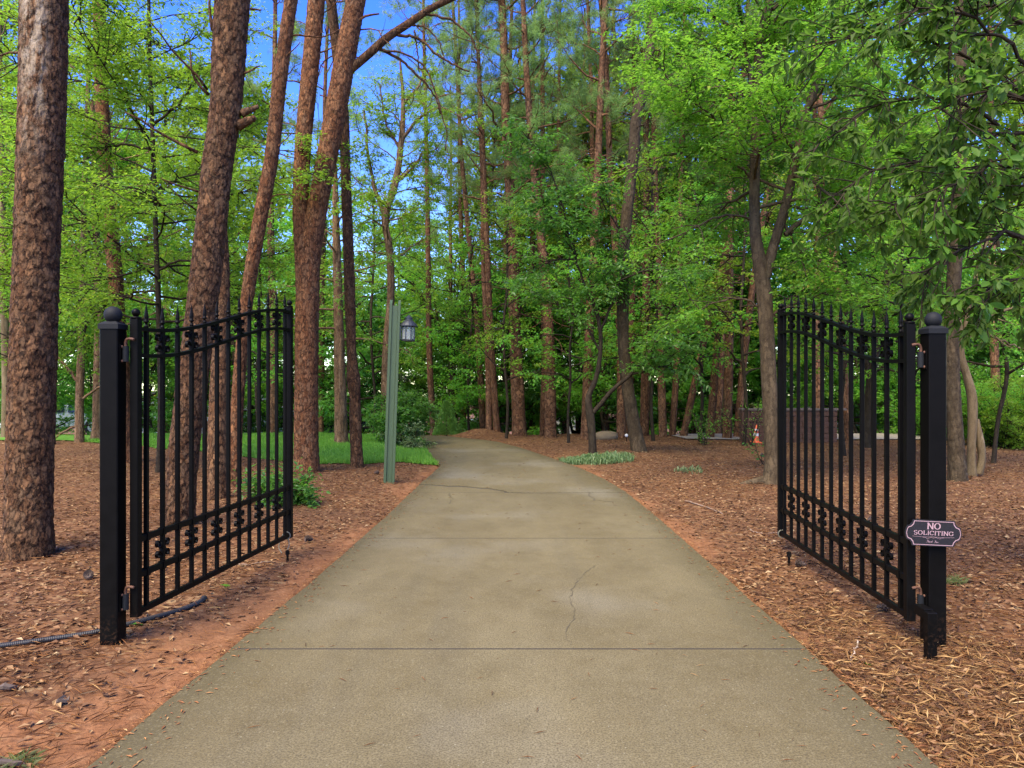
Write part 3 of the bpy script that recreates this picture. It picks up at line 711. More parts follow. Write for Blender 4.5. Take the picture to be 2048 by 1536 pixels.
g = G(); box(g, (0, 0, 0), (0.031, 0.040, 0.046)); COLLAR = g.mesh('collar', BLACK)
def gate_leaf(hinge, far, label, z_h, z_f, ball_side):
    hx, hy = hinge; dx, dy = far[0] - hx, far[1] - hy
    L = math.hypot(dx, dy)
    t = thing('gate_leaf', label, 'gate', (hx, hy, 0), (0, 0, math.atan2(dy, dx)), 'open driveway gate leaves')
    zb = 0.137
    # stiles
    for u, top in ((0, z_h), (L, z_f)):
        g = G(); cbox(g, (u, 0, (zb + top) / 2), (0.05, 0.05, top - zb), 0.004); st = g.obj('stile', BLACK, t)
        link('ball_finial', SBALL, st, (u, 0, top))
    z0, z1 = z_h - 0.058, z_f - 0.047
    curve = lambda u: z0 + (z1 - z0) * sstep(0.04, 0.96, u / L)
    uu = np.linspace(0.024, L - 0.024, 48)
    for off in (0.0, -0.157):
        g = G(); ribbon(g, np.c_[uu, curve(uu) + off], 0.040, 0.022); g.obj('curved_rail', BLACK, t)
    for z in (0.585, 0.375, 0.16):
        g = G(); cbox(g, (0, 0, 0), (0.036, 0.03, L - 0.048), 0.003, np.array([[0, 0, 1], [0, 1, 0], [-1, 0, 0]])); g.obj('straight_rail', BLACK, t).location = (L / 2, 0, z)
    dd = L / 13.2
    for k in range(13):
        u = 0.6 * dd + k * dd; zt = float(curve(u)) + 0.013
        g = G(); cbox(g, (u, 0, (0.16 + zt) / 2), (0.0245, 0.0245, zt - 0.16), 0.002); pk = g.obj('picket', BLACK, t)
        link('spear_point', SPEAR, pk, (u, 0, zt))
        for z in (0.585, 0.375): link('collar', COLLAR, pk, (u, 0, z))
        if k % 2 == 1:
            link('scroll', SCROLL, t, (u, 0, zt - 0.013 - 0.080))
            link('scroll', SCROLL, t, (u, 0, 0.48))
    return t, L
gl, Ll = gate_leaf((-2.206, 4.40), (-1.976, 6.66), 'open black iron gate leaf left of the driveway', 1.884, 2.184, -1)
gr, Lr = gate_leaf((2.295, 4.33), (2.42, 6.75), 'open black iron gate leaf right of the driveway', 1.850, 2.165, 1)

# rusty hinges belong to the leaf: plate on the post, barrel, J bolt through the stile
def hinge(leaf, post_x, stile_x, y, z, sgn):
    inv = leaf.matrix_basis.inverted()
    h = link('hinge', None, leaf); h.matrix_parent_inverse = inv
    g = G(); box(g, (post_x + sgn * 0.004, y, z), (0.006, 0.06, 0.11)); g.obj('hinge_plate', BLACK, h)
    g = G(); xm = post_x + sgn * 0.022
    lathe(g, [(0.0001, -0.045), (0.018, -0.045), (0.018, 0.045), (0.0001, 0.045)], (xm, y, z), 14); g.obj('hinge_barrel', BLACK_MATTE, h)
    g = G(); pth = spline([(xm, y, z + 0.03), (xm, y, z + 0.065), (xm + sgn * 0.008, y - 0.003, z + 0.083), (xm + sgn * 0.028, y - 0.006, z + 0.088), (xm + sgn * 0.052, y - 0.006, z + 0.083)], 16)
    tube(g, pth, 0.0085, 8); g.obj('hinge_bolt', RUST, h, True)
    g = G()
    for dz in (-0.042, 0.042): ball(g, (post_x + sgn * 0.008, y - 0.014, z + dz), 0.008, 8, 6)
    g.obj('hinge_bolt', RUST, h)
bpy.context.view_layer.update()
hinge(gl, -2.268, -2.206, 4.36, 1.675, 1); hinge(gl, -2.268, -2.206, 4.36, 0.235, 1)
hinge(gr, 2.370, 2.295, 4.31, 1.64, -1); hinge(gr, 2.370, 2.295, 4.31, 0.245, -1)
# cord and drop rod at the free ends
g = G(); e = np.array([-1.985, 6.60, 0.0])
th = np.linspace(0, 2 * np.pi, 14); tube(g, np.c_[e[0] + 0.034 * np.cos(th), np.full(14, e[1]), 0.165 + 0.034 * np.sin(th)], 0.005, 6, False)
tube(g, spline([e + (0.02, -0.01, 0.15), e + (0.03, -0.02, 0.09), e + (0.012, -0.03, 0.02), e + (0.02, -0.02, -0.02)], 12), 0.004, 6)
tube(g, spline([e + (-0.05, -0.01, 0.13), e + (-0.06, -0.02, 0.06), e + (-0.03, -0.03, 0.02)], 10), 0.004, 6)
g.obj('tie_cord', CORD, None, label='faded cord tied round the free end of the left gate', category='cord')
g = G(); e = np.array([2.405, 6.68, 0.0])
tube(g, np.c_[e[0] + 0.034 * np.cos(th), np.full(14, e[1]), 0.165 + 0.034 * np.sin(th)], 0.005, 6, False)
g.obj('tie_cord', CORD, None, label='faded cord loop round the free end of the right gate', category='cord')
def stake(px, py, h, label, r_=0.011):
    x, y = gp(px, py); z = gz1(x, y)
    g = G(); lathe(g, [(0.0001, -0.05), (r_, -0.05), (r_, h * 0.6), (r_ * 1.8, h * 0.62), (r_ * 1.6, h * 0.95), (0.0001, h)], (x, y, z), 8)
    g.obj('ground_stake', BLACK, None, label=label, category='stake')
stake(1578, 1130, 0.12, 'short black stake in the ground below the right gate'); stake(575, 1118, 0.10, 'short black stake in the clay below the left gate')

def gate_post(x0, x1, y0, ztop, ballr, label):
    t = thing('gate_post', label, 'post', ((x0 + x1) / 2, y0 + (x1 - x0) / 2, 0), group='black gate posts')
    w_ = x1 - x0
    g = G(); cbox(g, (0, 0, (ztop - 0.25) / 2), (w_, w_, ztop + 0.25), 0.005); g.obj('shaft', BLACK, t)
    g = G()
    s_ = w_ / 2 + 0.006; k = 0.030
    v = [[-s_, -s_, 0], [s_, -s_, 0], [s_, s_, 0], [-s_, s_, 0], [-s_, -s_, 0.028], [s_, -s_, 0.028], [s_, s_, 0.028], [-s_, s_, 0.028],
         [-k, -k, 0.046], [k, -k, 0.046], [k, k, 0.046], [-k, k, 0.046]]
    q = [[0, 3, 2, 1], [0, 1, 5, 4], [1, 2, 6, 5], [2, 3, 7, 6], [3, 0, 4, 7], [4, 5, 9, 8], [5, 6, 10, 9], [6, 7, 11, 10], [7, 4, 8, 11], [8, 9, 10, 11]]
    g.add(np.array(v) + [0, 0, ztop - 0.012], q); cap = g.obj('cap', BLACK_MATTE, t)
    g = G(); ball(g, (0, 0, ztop + 0.034 + ballr * 0.75), ballr, 24, 14); g.obj('ball', BLACK_MATTE, cap, True)
    return t
gate_post(-2.372, -2.268, 4.31, 1.83, 0.050, 'square black gate post with ball cap, left of the driveway')
gate_post(2.370, 2.470, 4.26, 1.80, 0.046, 'square black gate post behind the small sign')
# stub post in front of the right gate post
t = thing('stub_post', 'short black metal stub standing just before the right gate post', 'post', (2.287, 4.10, 0))
g = G(); cbox(g, (0, 0, 0.085), (0.052, 0.05, 0.34), 0.004); g.obj('shaft', BLACK, t)
g = G(); cbox(g, (0.004, 0.075, 0.235), (0.05, 0.10, 0.055), 0.003); g.obj('bracket', BLACK, t)

# ------------------------------------------------------------------ NO SOLICITING sign
def build_sign():
    Y = 4.225; c = P(1867, 1066.5, Y)
    t = thing('small_sign', 'small black and pink NO SOLICITING plaque on the right gate post', 'sign', (c[0], Y, c[2]), (0, R(2.6), 0))
    W, H = 0.160, 0.0735
    def outline(k):
        w_, h_ = W - k, H - k
        pts = [(-w_ + 0.028, -0.010), (-w_ + 0.034, -0.030), (-w_ + 0.052, -0.046), (-w_ + 0.058, -h_)]
        base = []
        # right half, bottom to top, mirrored for the left
        right = [(w_ - 0.042, -h_), (w_ - 0.038, -h_ + 0.016), (w_ - 0.026, -h_ + 0.030), (w_ - 0.010, -h_ + 0.036), (w_ - 0.004, -0.020), (w_, 0.0),
                 (w_ - 0.004, 0.020), (w_ - 0.010, h_ - 0.036), (w_ - 0.026, h_ - 0.030), (w_ - 0.038, h_ - 0.016), (w_ - 0.042, h_)]
        return right + [(-x, z) for x, z in right[::-1]]
    def extr(name, o, y0, y1, mat, parent):
        bm = bmesh.new(); vs = [bm.verts.new((x, y0, z)) for x, z in o]; f = bm.faces.new(vs)
        r_ = bmesh.ops.extrude_face_region(bm, geom=[f])
        for v in r_['geom']:
            if isinstance(v, bmesh.types.BMVert): v.co.y = y1
        bmesh.ops.recalc_face_normals(bm, faces=bm.faces)
        me = bpy.data.meshes.new(name); bm.to_mesh(me); bm.free(); me.materials.append(mat); return link(name, me, parent)
    extr('plaque', outline(0), 0.006, 0.0, SIGNB, t)
    # pink border line
    g = G(); o = np.array(outline(0.006)); i_ = np.array(outline(0.0095)); n = len(o)
    v = np.concatenate([np.c_[o[:, 0], np.full(n, -0.0012), o[:, 1]], np.c_[i_[:, 0], np.full(n, -0.0012), i_[:, 1]]])
    k = np.arange(n); g.add(v, np.stack([k, (k + 1) % n, (k + 1) % n + n, k + n], -1)); g.obj('border_line', SIGNP, t)
    # serif lettering made of strokes: unit box 0..1 high
    arc = lambda cx, cz, rx, rz, a0, a1, n=14: [(cx + rx * math.cos(R(a)), cz + rz * math.sin(R(a))) for a in np.linspace(a0, a1, n)]
    GL = {'N': (0.95, [[(0.16, 0), (0.16, 1)], [(0.16, 1), (0.79, 0)], [(0.79, 0), (0.79, 1)]], [(0.16, 0), (0.12, 1), (0.79, 1)]),
          'O': (0.95, [arc(0.475, 0.5, 0.37, 0.45, 0, 360, 26)], []),
          'S': (0.72, [arc(0.36, 0.73, 0.25, 0.22, 20, 270, 14) + arc(0.36, 0.26, 0.26, 0.24, 90, -160, 14)], []),
          'L': (0.75, [[(0.2, 0), (0.2, 1)], [(0.2, 0.06), (0.66, 0.06)], [(0.66, 0.06), (0.68, 0.26)]], [(0.2, 0), (0.2, 1)]),
          'I': (0.42, [[(0.21, 0), (0.21, 1)]], [(0.21, 0), (0.21, 1)]),
          'C': (0.85, [arc(0.45, 0.5, 0.35, 0.45, 40, 320, 22), [(0.72, 0.68), (0.74, 0.96)]], []),
          'T': (0.80, [[(0.4, 0), (0.4, 1)], [(0.06, 0.94), (0.74, 0.94)], [(0.06, 0.94), (0.05, 0.74)], [(0.74, 0.94), (0.75, 0.74)]], [(0.4, 0)]),
          'G': (0.92, [arc(0.45, 0.5, 0.35, 0.45, 42, 340, 22), [(0.76, 0.42), (0.76, 0.08)], [(0.73, 0.68), (0.75, 0.96)]], [(0.76, 0.44)])}
    def word(s_, x0, z0, h, wk, name):
        tot = sum(GL[c_][0] for c_ in s_) * h * wk; x = x0 - tot / 2
        g = G()
        for c_ in s_:
            adv, strokes, serifs = GL[c_]
            for st in strokes:
                st = np.array(st) * [h * wk, h] + [x, z0]
                T = nrm(np.gradient(st, axis=0)); Nn = np.c_[-T[:, 1], T[:, 0]]
                th_ = h * (0.075 + 0.125 * np.abs(T[:, 1:2]))        # thick uprights, thin horizontals
                n_ = len(st)
                v = np.concatenate([st + Nn * th_ / 2, st - Nn * th_ / 2])
                k_ = np.arange(n_ - 1); g.add(np.c_[v[:, 0], np.full(2 * n_, -0.0014 - 0.0002 * len(g.v) % 0.0006), v[:, 1]], np.stack([k_, k_ + n_, k_ + n_ + 1, k_ + 1], -1))
            for sx, sz in serifs:
                cx, cz = x + sx * h * wk, z0 + (sz + (0.03 if sz == 0 else -0.03)) * h
                a_, b_ = 0.15 * h, 0.035 * h
                g.add([[cx - a_, -0.0022, cz - b_], [cx + a_, -0.0022, cz - b_], [cx + a_, -0.0022, cz + b_], [cx - a_, -0.0022, cz + b_]], [[0, 1, 2, 3]])
            x += adv * h * wk
        g.obj(name, SIGNP, t)
    word('NO', 0.0, 0.022, 0.036, 1.15, 'lettering')
    word('SOLICITING', 0.0, -0.011, 0.0245, 1.28, 'lettering')
    def line(pts, wd, name, n=40):
        pp = spline(np.c_[np.array(pts, float), np.zeros(len(pts))], n)[:, :2]
        T = nrm(np.gradient(pp, axis=0)); Nn = np.c_[-T[:, 1], T[:, 0]]
        v = np.concatenate([pp + Nn * wd / 2, pp - Nn * wd / 2]); k_ = np.arange(n - 1)
        g.add(np.c_[v[:, 0], np.full(2 * n, -0.0013), v[:, 1]], np.stack([k_, k_ + n, k_ + n + 1, k_ + 1], -1))
    g = G()
    line([(-0.118, -0.020), (-0.05, -0.0225), (0, -0.0205), (0.05, -0.0225), (0.118, -0.020)], 0.0012, 'f')
    for s_ in (-1, 1): line([(0, -0.028), (s_ * 0.012, -0.023), (s_ * 0.026, -0.028), (s_ * 0.038, -0.030), (s_ * 0.045, -0.025), (s_ * 0.060, -0.024)], 0.0012, 'f')
    g.obj('flourish', SIGNP, t)
    # small script: Thank You
    g = G(); u = 0.011
    def scr(x0, strokes):
        for st in strokes: line([(x0 + (x + 0.25 * z) * u, -0.053 + z * u) for x, z in st], 0.0013, 's', 14)
    x = -0.040
    scr(x, [[(0, 1.2), (0.4, 1.3), (0.9, 1.2)], [(0.5, 1.25), (0.45, 0.5), (0.3, 0)]])                        # T
    scr(x + 0.010, [[(0, 0), (0.1, 1.2)], [(0, 0.3), (0.3, 0.6), (0.4, 0)]])                                    # h
    scr(x + 0.017, [[(0.4, 0.5), (0.1, 0.5), (0.05, 0.05), (0.4, 0.3), (0.45, 0)]])                            # a
    scr(x + 0.024, [[(0, 0.5), (0, 0)], [(0, 0.3), (0.3, 0.6), (0.4, 0)]])                                      # n
    scr(x + 0.031, [[(0, 0), (0.1, 1.2)], [(0.4, 0.6), (0.05, 0.3), (0.45, 0)]])                                # k
    scr(x + 0.046, [[(0, 1.3), (0.3, 0.7), (0.6, 1.3)], [(0.6, 1.3), (0.4, 0.3), (0.1, -0.2)]])                 # Y
    scr(x + 0.055, [[(0.2, 0.55), (0, 0.2), (0.2, 0), (0.4, 0.3), (0.2, 0.55)]])                                # o
    scr(x + 0.062, [[(0, 0.5), (0.05, 0.05), (0.35, 0.2), (0.4, 0.5), (0.45, 0)]])                              # u
    g.obj('script_lettering', SIGNP, t)
    g = G()
    for z in (-0.02, 0.02): box(g, (0.02, 0.018, z), (0.02, 0.024, 0.012))
    g.obj('mounting_clip', BLACK, t)
build_sign()

# ------------------------------------------------------------------ lamp posts
def lamp_meshes():
    ms = []
    # sandwich post: core board with two taller outer boards
    H = 2.86
    g = G(); cbox(g, (0, 0.0, H / 2 - 0.15), (0.085, 0.10, H - 0.0 + 0.0), 0.003); ms.append(('core_board', g.mesh('core_board', GREEN)))
    for s_ in (-1, 1):
        g = G(); x = s_ * 0.0635
        zt = H - 0.1 + 0.05
        xa, xb = x - 0.019, x + 0.019
        v = [[xa, -0.07, -0.3], [xb, -0.07, -0.3], [xb, 0.07, -0.3], [xa, 0.07, -0.3], [xa, -0.07, zt], [xb, -0.07, zt - 0.0], [xb, 0.07, zt], [xa, 0.07, zt]]
        v = np.array(v); v[4:6, 2] -= 0.07          # slanted top
        g.add(v, BQ); ms.append(('side_board', g.mesh('side_board', GREEN)))
    return ms
def lantern_meshes():
    ms = []
    n = 8; r_ = 0.088; th = (np.arange(n) + 0.5) * 2 * np.pi / n
    g = G(); lathe(g, [(0.0001, -0.115), (0.06, -0.115), (0.095, -0.108), (0.097, -0.095), (0.085, -0.092), (0.0001, -0.092)], seg=8); ms.append(('base_plate', g.mesh('base_plate', PEWTER)))
    g = G()
    lathe(g, [(0.103, 0.10), (0.125, 0.095), (0.125, 0.105), (0.10, 0.135), (0.07, 0.165), (0.055, 0.175), (0.05, 0.178), (0.05, 0.205), (0.055, 0.208), (0.055, 0.214), (0.025, 0.232), (0.02, 0.236), (0.02, 0.246), (0.0001, 0.256)], seg=16)
    lathe(g, [(0.0001, 0.098), (0.103, 0.100)], seg=16)
    ms.append(('roof', g.mesh('roof', PEWTER)))
    g = G()
    for a in th: tube(g, [(r_ * 1.02 * math.cos(a), r_ * 1.02 * math.sin(a), -0.10), (r_ * 1.02 * math.cos(a), r_ * 1.02 * math.sin(a), 0.10)], 0.008, 6)
    for z in (-0.088, 0.088):
        ring = np.array([[r_ * 1.02 * math.cos(a), r_ * 1.02 * math.sin(a), z] for a in list(th) + [th[0]]]); tube(g, ring, 0.0055, 6, False)
    ms.append(('cage', g.mesh('cage', PEWTER)))
    for k in range(n):
        a0, a1 = th[k], th[(k + 1) % n]
        g = G(); o = [(r_ * math.cos(a0), r_ * math.sin(a0)), (r_ * math.cos(a1), r_ * math.sin(a1))]
        nx = np.array([math.cos((a0 + a1 + (2 * np.pi if a1 < a0 else 0)) / 2), math.sin((a0 + a1 + (2 * np.pi if a1 < a0 else 0)) / 2)]) * 0.002
        v = []
        for z in (-0.092, 0.095):
            for kx in (1, -1):
                for p_ in o: v.append([p_[0] + kx * nx[0], p_[1] + kx * nx[1], z])
        g.add(v, [[0, 1, 5, 4], [3, 2, 6, 7], [1, 3, 7, 5], [2, 0, 4, 6], [0, 2, 3, 1], [4, 5, 7, 6]]); ms.append(('pane', g.mesh('pane', GLASS)))
    for k in range(3):
        a = k * 2.094; x, y = 0.026 * math.cos(a), 0.026 * math.sin(a)
        g = G(); lathe(g, [(0.0001, -0.09), (0.010, -0.09), (0.010, -0.01), (0.0135, -0.008), (0.0135, 0.0), (0.008, 0.03), (0.0001, 0.055)], (x, y, 0), 8); ms.append(('candle_bulb', g.mesh('candle_bulb', CANDLE)))
    return ms
LPM, LNM = lamp_meshes(), lantern_meshes()
def lamp_post(px, Y, lean, label, rz=0.12):
    x = (px - 1024) / FPX * Y; z = gz1(x, Y)
    t = thing('lamp_post', label, 'lamp post', (x, Y, z), (0, lean, rz), 'green lamp posts along the driveway')
    for nm, me in LPM: link(nm, me, t)
    ln = link('lantern', None, t, (0.215, 0.0, 2.30), None, 1.12)
    for nm, me in LNM: link(nm, me, ln)
    g = G(); box(g, (0.093, 0, 2.30), (0.02, 0.10, 0.20)); tube(g, [(0.09, 0, 2.33), (0.15, 0, 2.33)], 0.012, 8); g.obj('bracket', PEWTER, t)
    return t
lamp_post(778, 11.5, R(2.0), 'tall green wooden lamp post with lantern beside the driveway')
lamp_post(800, 32, R(0.6), 'second green lamp post rising behind the dark shrub')
lamp_post(847, 54, R(0.0), 'farthest and smallest green lamp post by the woods')

# ------------------------------------------------------------------ drain pipe
g = G()
pts = [gp(-60, 1306), gp(0, 1300), gp(100, 1287), gp(196, 1272), gp(250, 1258), gp(310, 1240), gp(360, 1222), gp(398, 1207), gp(409, 1196), gp(404, 1187)]
c3 = np.array([(x, y, gz1(x, y) + 0.012) for x, y in pts]); c3[-1, 2] -= 0.04
pp = spline(c3, 900); rr = 0.0165 + 0.0011 * np.sin(np.arange(900) * 2 * np.pi / 5); rr[-1] = 0.012
tube(g, pp, rr, 10); g.obj('drain_pipe', RUBBER, None, True, label='black corrugated pipe lying on the ground at the left post', category='pipe')

# ------------------------------------------------------------------ trees
def shift(g, base):
    g.v = [v - np.asarray(base) for v in g.v]; return g

def bark(g, ctrl, seg=40, step=0.05, fine_to=99, coarse=0.4, plate=(0.055, 0.12), depth=0.009, seed=1, flare=0.0, wob=0.03):
    """trunk tube through rows (x, y, z, r) with raised bark plates"""
    dn = spline(ctrl, 900)
    L = np.r_[0, np.cumsum(np.linalg.norm(np.diff(dn[:, :3], axis=0), axis=1))]; tot = L[-1]
    s = np.arange(0, min(fine_to, tot), step)
    if fine_to < tot: s = np.r_[s, np.arange(fine_to, tot, coarse)]
    s = np.r_[s, tot]
    row = np.stack([np.interp(s, L, dn[:, k]) for k in range(4)], -1)
    pts, rad = row[:, :3], row[:, 3]
    T, N, B = frames(pts)
    th = np.arange(seg) * 2 * np.pi / seg
    TH, SS = np.meshgrid(th, s)
    nu = max(5, round(2 * np.pi * rad[: max(2, len(rad) // 2)].mean() / plate[0]))
    # warp so the plates look torn, not gridded
    cyl = np.cos(TH) * nu / 6.28; cyl2 = np.sin(TH) * nu / 6.28
    wu = TH / (2 * np.pi) * nu + 0.35 * np.sin(SS * 9 + seed) + 1.3 * (fbm(cyl * 0.9 + SS / plate[1] * 0.7 + 50, cyl2 * 0.9 + SS / plate[1] * 0.4, 3, seed) - 0.45)
    wv = SS / plate[1] + 1.5 * (fbm(cyl * 0.9 + 9 - SS / plate[1] * 0.5, cyl2 * 0.9 + SS / plate[1] * 0.6, 3, seed + 3) - 0.45)
    rid, edge, cv = voro(wu, wv, nu, seed)
    rid2, e2, cv2 = voro(wu * 2.3 + 3.1, wv * 1.9, max(5, round(nu * 2.3)), seed + 40)
    h = sstep(0.0, 0.09, edge) * (0.30 + 0.70 * rid) - 0.75 * cv * sstep(0.0, 0.1, edge) + 0.30 * (sstep(0.0, 0.1, e2) * rid2 - 0.7 * cv2)
    rid = np.clip(0.7 * rid + 0.3 * rid2, 0, 1)
    rr = rad[:, None] * (1 + wob * 2 * (vnoise(np.cos(TH) * 1.5 + 3, SS * 1.3 + np.sin(TH) * 1.5, seed + 7) - 0.5)) + depth * (h - 0.9)
    if flare:
        lob = 1 + 0.45 * np.sin(TH * 5 + seed) * np.exp(-SS / 0.12) + 0.2 * np.sin(TH * 3 + seed * 2)
        rr = rr + flare * np.exp(-SS / 0.16) * lob
    v = pts[:, None] + rr[..., None] * (np.cos(th)[None, :, None] * N[:, None] + np.sin(th)[None, :, None] * B[:, None])
    n = len(s); i = np.arange(n - 1)[:, None] * seg; j = np.arange(seg)[None]; k = (j + 1) % seg
    q = np.stack([i + j, i + k, i + seg + k, i + seg + j], -1).reshape(-1, 4)
    g.add(v.reshape(-1, 3), q, a=rid.ravel(), b=edge.ravel())

def twist(d0, n, rg, curl=0.25, up=0.0):
    """unit directions wandering from d0"""
    out = []; d_ = np.array(d0, float)
    for k in range(n):
        d_ = nrm(d_ + rg.normal(0, curl, 3) + np.array([0, 0, up])); out.append(d_)
    return np.array(out)

def limb_path(p0, d0, length, n, rg, curl=0.2, up=0.0):
    ds = twist(d0, n, rg, curl, up) * (length / n)
    return np.concatenate([[p0], p0 + np.cumsum(ds, axis=0)])

def auto_limbs(ctrl, n, f0, f1, length, elev, rg, r0=0.05, curl=0.18, up=0.03, shape=None):
    """limbs leaving a trunk (rows x y z r) between fractions f0..f1 of its length"""
    dn = spline(ctrl, 200); out = []
    for k in range(n):
        f = f0 + (f1 - f0) * (k + rg.random()) / n; p = dn[int(f * 199)]
        az = k * 2.39996 + rg.normal(0, 0.4)
        s_ = (f - f0) / (f1 - f0 + 1e-6); el = elev[0] + (elev[1] - elev[0]) * s_ + rg.normal(0, 0.12)
        Lk = length * (shape(s_) if shape else (1 - 0.55 * s_)) * rg.uniform(0.7, 1.15)
        d0 = np.array([math.cos(az) * math.cos(el), math.sin(az) * math.cos(el), math.sin(el)])
        pth = limb_path(p[:3], d0, Lk, 7, rg, curl, up)
        rr = np.linspace(min(r0 * (1 - 0.5 * s_), p[3] * 0.8), 0.006, 8)
        out.append((pth, rr))
    return out

def grow(gw, gl_, limbs, rg, n2=3.0, len2=0.9, n3=5, len3=0.35, m=9, size=0.07, wr=0.5, droop=0.15, start=0.25, flat=0.6, seg=5, wood=True, up2=0.0, tip=True, tmean=0.5, collect=None):
    """leafy sprays along limbs: sub-branches, twigs, leaves"""
    tb, td, tl = [], [], []
    for pth, rr in limbs:
        if wood: tube(gw, pth, rr, seg, False, a=rg.random())
        Lk = np.linalg.norm(np.diff(pth, axis=0), axis=1).sum()
        k = max(2, int(Lk * n2)); u = np.r_[rg.uniform(start, 1, k), 1.0] * (len(pth) - 1)
        for uu in u:
            i = min(int(uu), len(pth) - 2); f = uu - i
            p = pth[i] * (1 - f) + pth[i + 1] * f; tg = nrm(pth[i + 1] - pth[i])
            sd = np.cross(tg, [0, 0, 1.0]); sd = nrm(sd + 1e-6) * (1 if rg.random() < 0.5 else -1)
            d0 = nrm(tg * rg.uniform(0.3, 1.0) + sd * rg.uniform(0.4, 1.1) + np.array([0, 0, rg.normal(0.05, 0.35) + up2]))
            l2 = len2 * rg.uniform(0.5, 1.2)
            p2 = limb_path(p, d0, l2, 4, rg, 0.22, -droop * 0.25)
            if wood: tube(gw, p2, np.linspace(min(0.012, rr[-1] * 1.5 + 0.004), 0.0025, 5), 3, False, a=rg.random())
            w_ = rg.uniform(0.15, 1.0, n3) * 4; ii = np.minimum(w_.astype(int), 3); ff = (w_ - ii)[:, None]
            q = p2[ii] * (1 - ff) + p2[ii + 1] * ff; tg2 = nrm(p2[ii + 1] - p2[ii])
            dd_ = nrm(tg2 * rg.uniform(0.3, 1, (n3, 1)) + rg.normal(0, 0.7, (n3, 3)) * [1, 1, 1 - flat] + np.array([0, 0, -droop * 0.5]))
            tb.append(q); td.append(dd_); tl.append(len3 * rg.uniform(0.5, 1.25, n3))
    tb, td, tl = np.concatenate(tb), np.concatenate(td), np.concatenate(tl); n = len(tb)
    if collect is not None: collect.append((tb, td, tl)); 
    s = (np.arange(m) + 0.4) / m
    pos = tb[:, None] + td[:, None] * (tl[:, None] * s)[..., None]
    sd = nrm(np.cross(td, [0, 0, 1.0]) + 1e-6)
    alt = np.where(np.arange(m) % 2 == 0, 1.0, -1.0)
    A = td[:, None] * 0.7 + sd[:, None] * alt[None, :, None] + rg.normal(0, 0.35, (n, m, 3)) + np.array([0, 0, -droop])
    pos = pos + rg.normal(0, size * 0.35, pos.shape)
    Nn = np.array([0, 0, 1.0]) + rg.normal(0, 0.55 - 0.25 * flat, (n, m, 3))
    tint = np.clip(tmean + rg.normal(0, 0.17, (n, 1)) + rg.normal(0, 0.18, (n, m)), 0, 0.97)
    tint = np.where(rg.random((n, m)) < 0.012, 1.0, tint)
    leaf_quads(gl_, pos.reshape(-1, 3), A.reshape(-1, 3), Nn.reshape(-1, 3), (size * rg.uniform(0.45, 1.35, (n, m))).ravel(), wr, 0.06, 0.12, tint.ravel())
    if wood:
        e = tb + td * tl[:, None]; k = np.arange(n)[:, None] * 3
        pr = nrm(np.cross(td, rg.normal(0, 1, (n, 3)))) * 0.0022
        gw.add(np.stack([tb - pr, tb + pr, e], 1).reshape(-1, 3), t=k + [0, 1, 2], a=0.4, b=1.0)

def needles(g, pos, dirs, rg, cnt=22, length=0.16, wd=0.006, spread=0.9):
    n = len(pos)
    d_ = nrm(dirs[:, None] * 0.75 + rg.normal(0, spread * 0.6, (n, cnt, 3)))
    b = pos[:, None] + rg.normal(0, 0.035, (n, cnt, 3)) - dirs[:, None] * rg.uniform(0, 0.10, (n, cnt, 1))
    pr = nrm(np.cross(d_, rg.normal(0, 1, (n, cnt, 3)))) * wd
    tip = b + d_ * (length * rg.uniform(0.7, 1.15, (n, cnt, 1)))
    v = np.stack([b - pr, b + pr, tip], 2).reshape(-1, 3)
    tint = np.clip(np.repeat(rg.normal(0.5, 0.2, n), cnt) + rg.normal(0, 0.1, n * cnt), 0, 0.97)
    g.add(v, t=np.arange(len(v)).reshape(-1, 3), a=np.repeat(tint, 3), b=1.0)

def pine_crown(gw, gl_, ctrl, rg, n=26, f0=0.45, f1=1.0, length=2.2, dead=10, fd=(0.18, 0.5), cnt=20, nl=0.17):
    live = auto_limbs(ctrl, n, f0, f1, length, (0.05, 0.75), rg, 0.04, 0.2, 0.06)
    tp, td = [], []
    for pth, rr in live:
        tube(gw, pth, rr, 4, False, a=rg.random())
        for uu in np.r_[rg.uniform(0.35, 1.0, 7), 1.0]:
            x = uu * (len(pth) - 1); i = min(int(x), len(pth) - 2); p = pth[i] + (pth[i + 1] - pth[i]) * (x - i); tg = nrm(pth[i + 1] - pth[i])
            d0 = nrm(tg * 0.7 + rg.normal(0, 0.6, 3) + [0, 0, 0.25])
            p2 = limb_path(p, d0, length * rg.uniform(0.12, 0.38), 4, rg, 0.25, 0.06)
            tube(gw, p2, np.linspace(0.010, 0.004, 5), 3, False, a=rg.random())
            for q in (2, 3, 4):
                tp.append(p2[q]); td.append(nrm(p2[q] - p2[q - 1] + rg.normal(0, 0.25, 3)))
                if rg.random() < 0.75: tp.append(p2[q] + rg.normal(0, 0.09, 3)); td.append(nrm(p2[q] - p2[q - 1] + rg.normal(0, 0.6, 3)))
    for pth, rr in auto_limbs(ctrl, dead, fd[0], fd[1], length * 0.7, (-0.1, 0.3), rg, 0.022, 0.28, -0.03):
        tube(gw, pth[:6], rr[:6] * 0.8, 4, False, a=0.9)
        for k in range(3):
            x = rg.integers(2, 6); p2 = limb_path(pth[x], nrm(pth[x] - pth[x - 1] + rg.normal(0, 0.7, 3)), rg.uniform(0.25, 0.7), 3, rg, 0.3, -0.05)
            tube(gw, p2, np.linspace(0.007, 0.003, 4), 3, False, a=0.9)
    needles(gl_, np.array(tp), np.array(td), rg, cnt, nl)

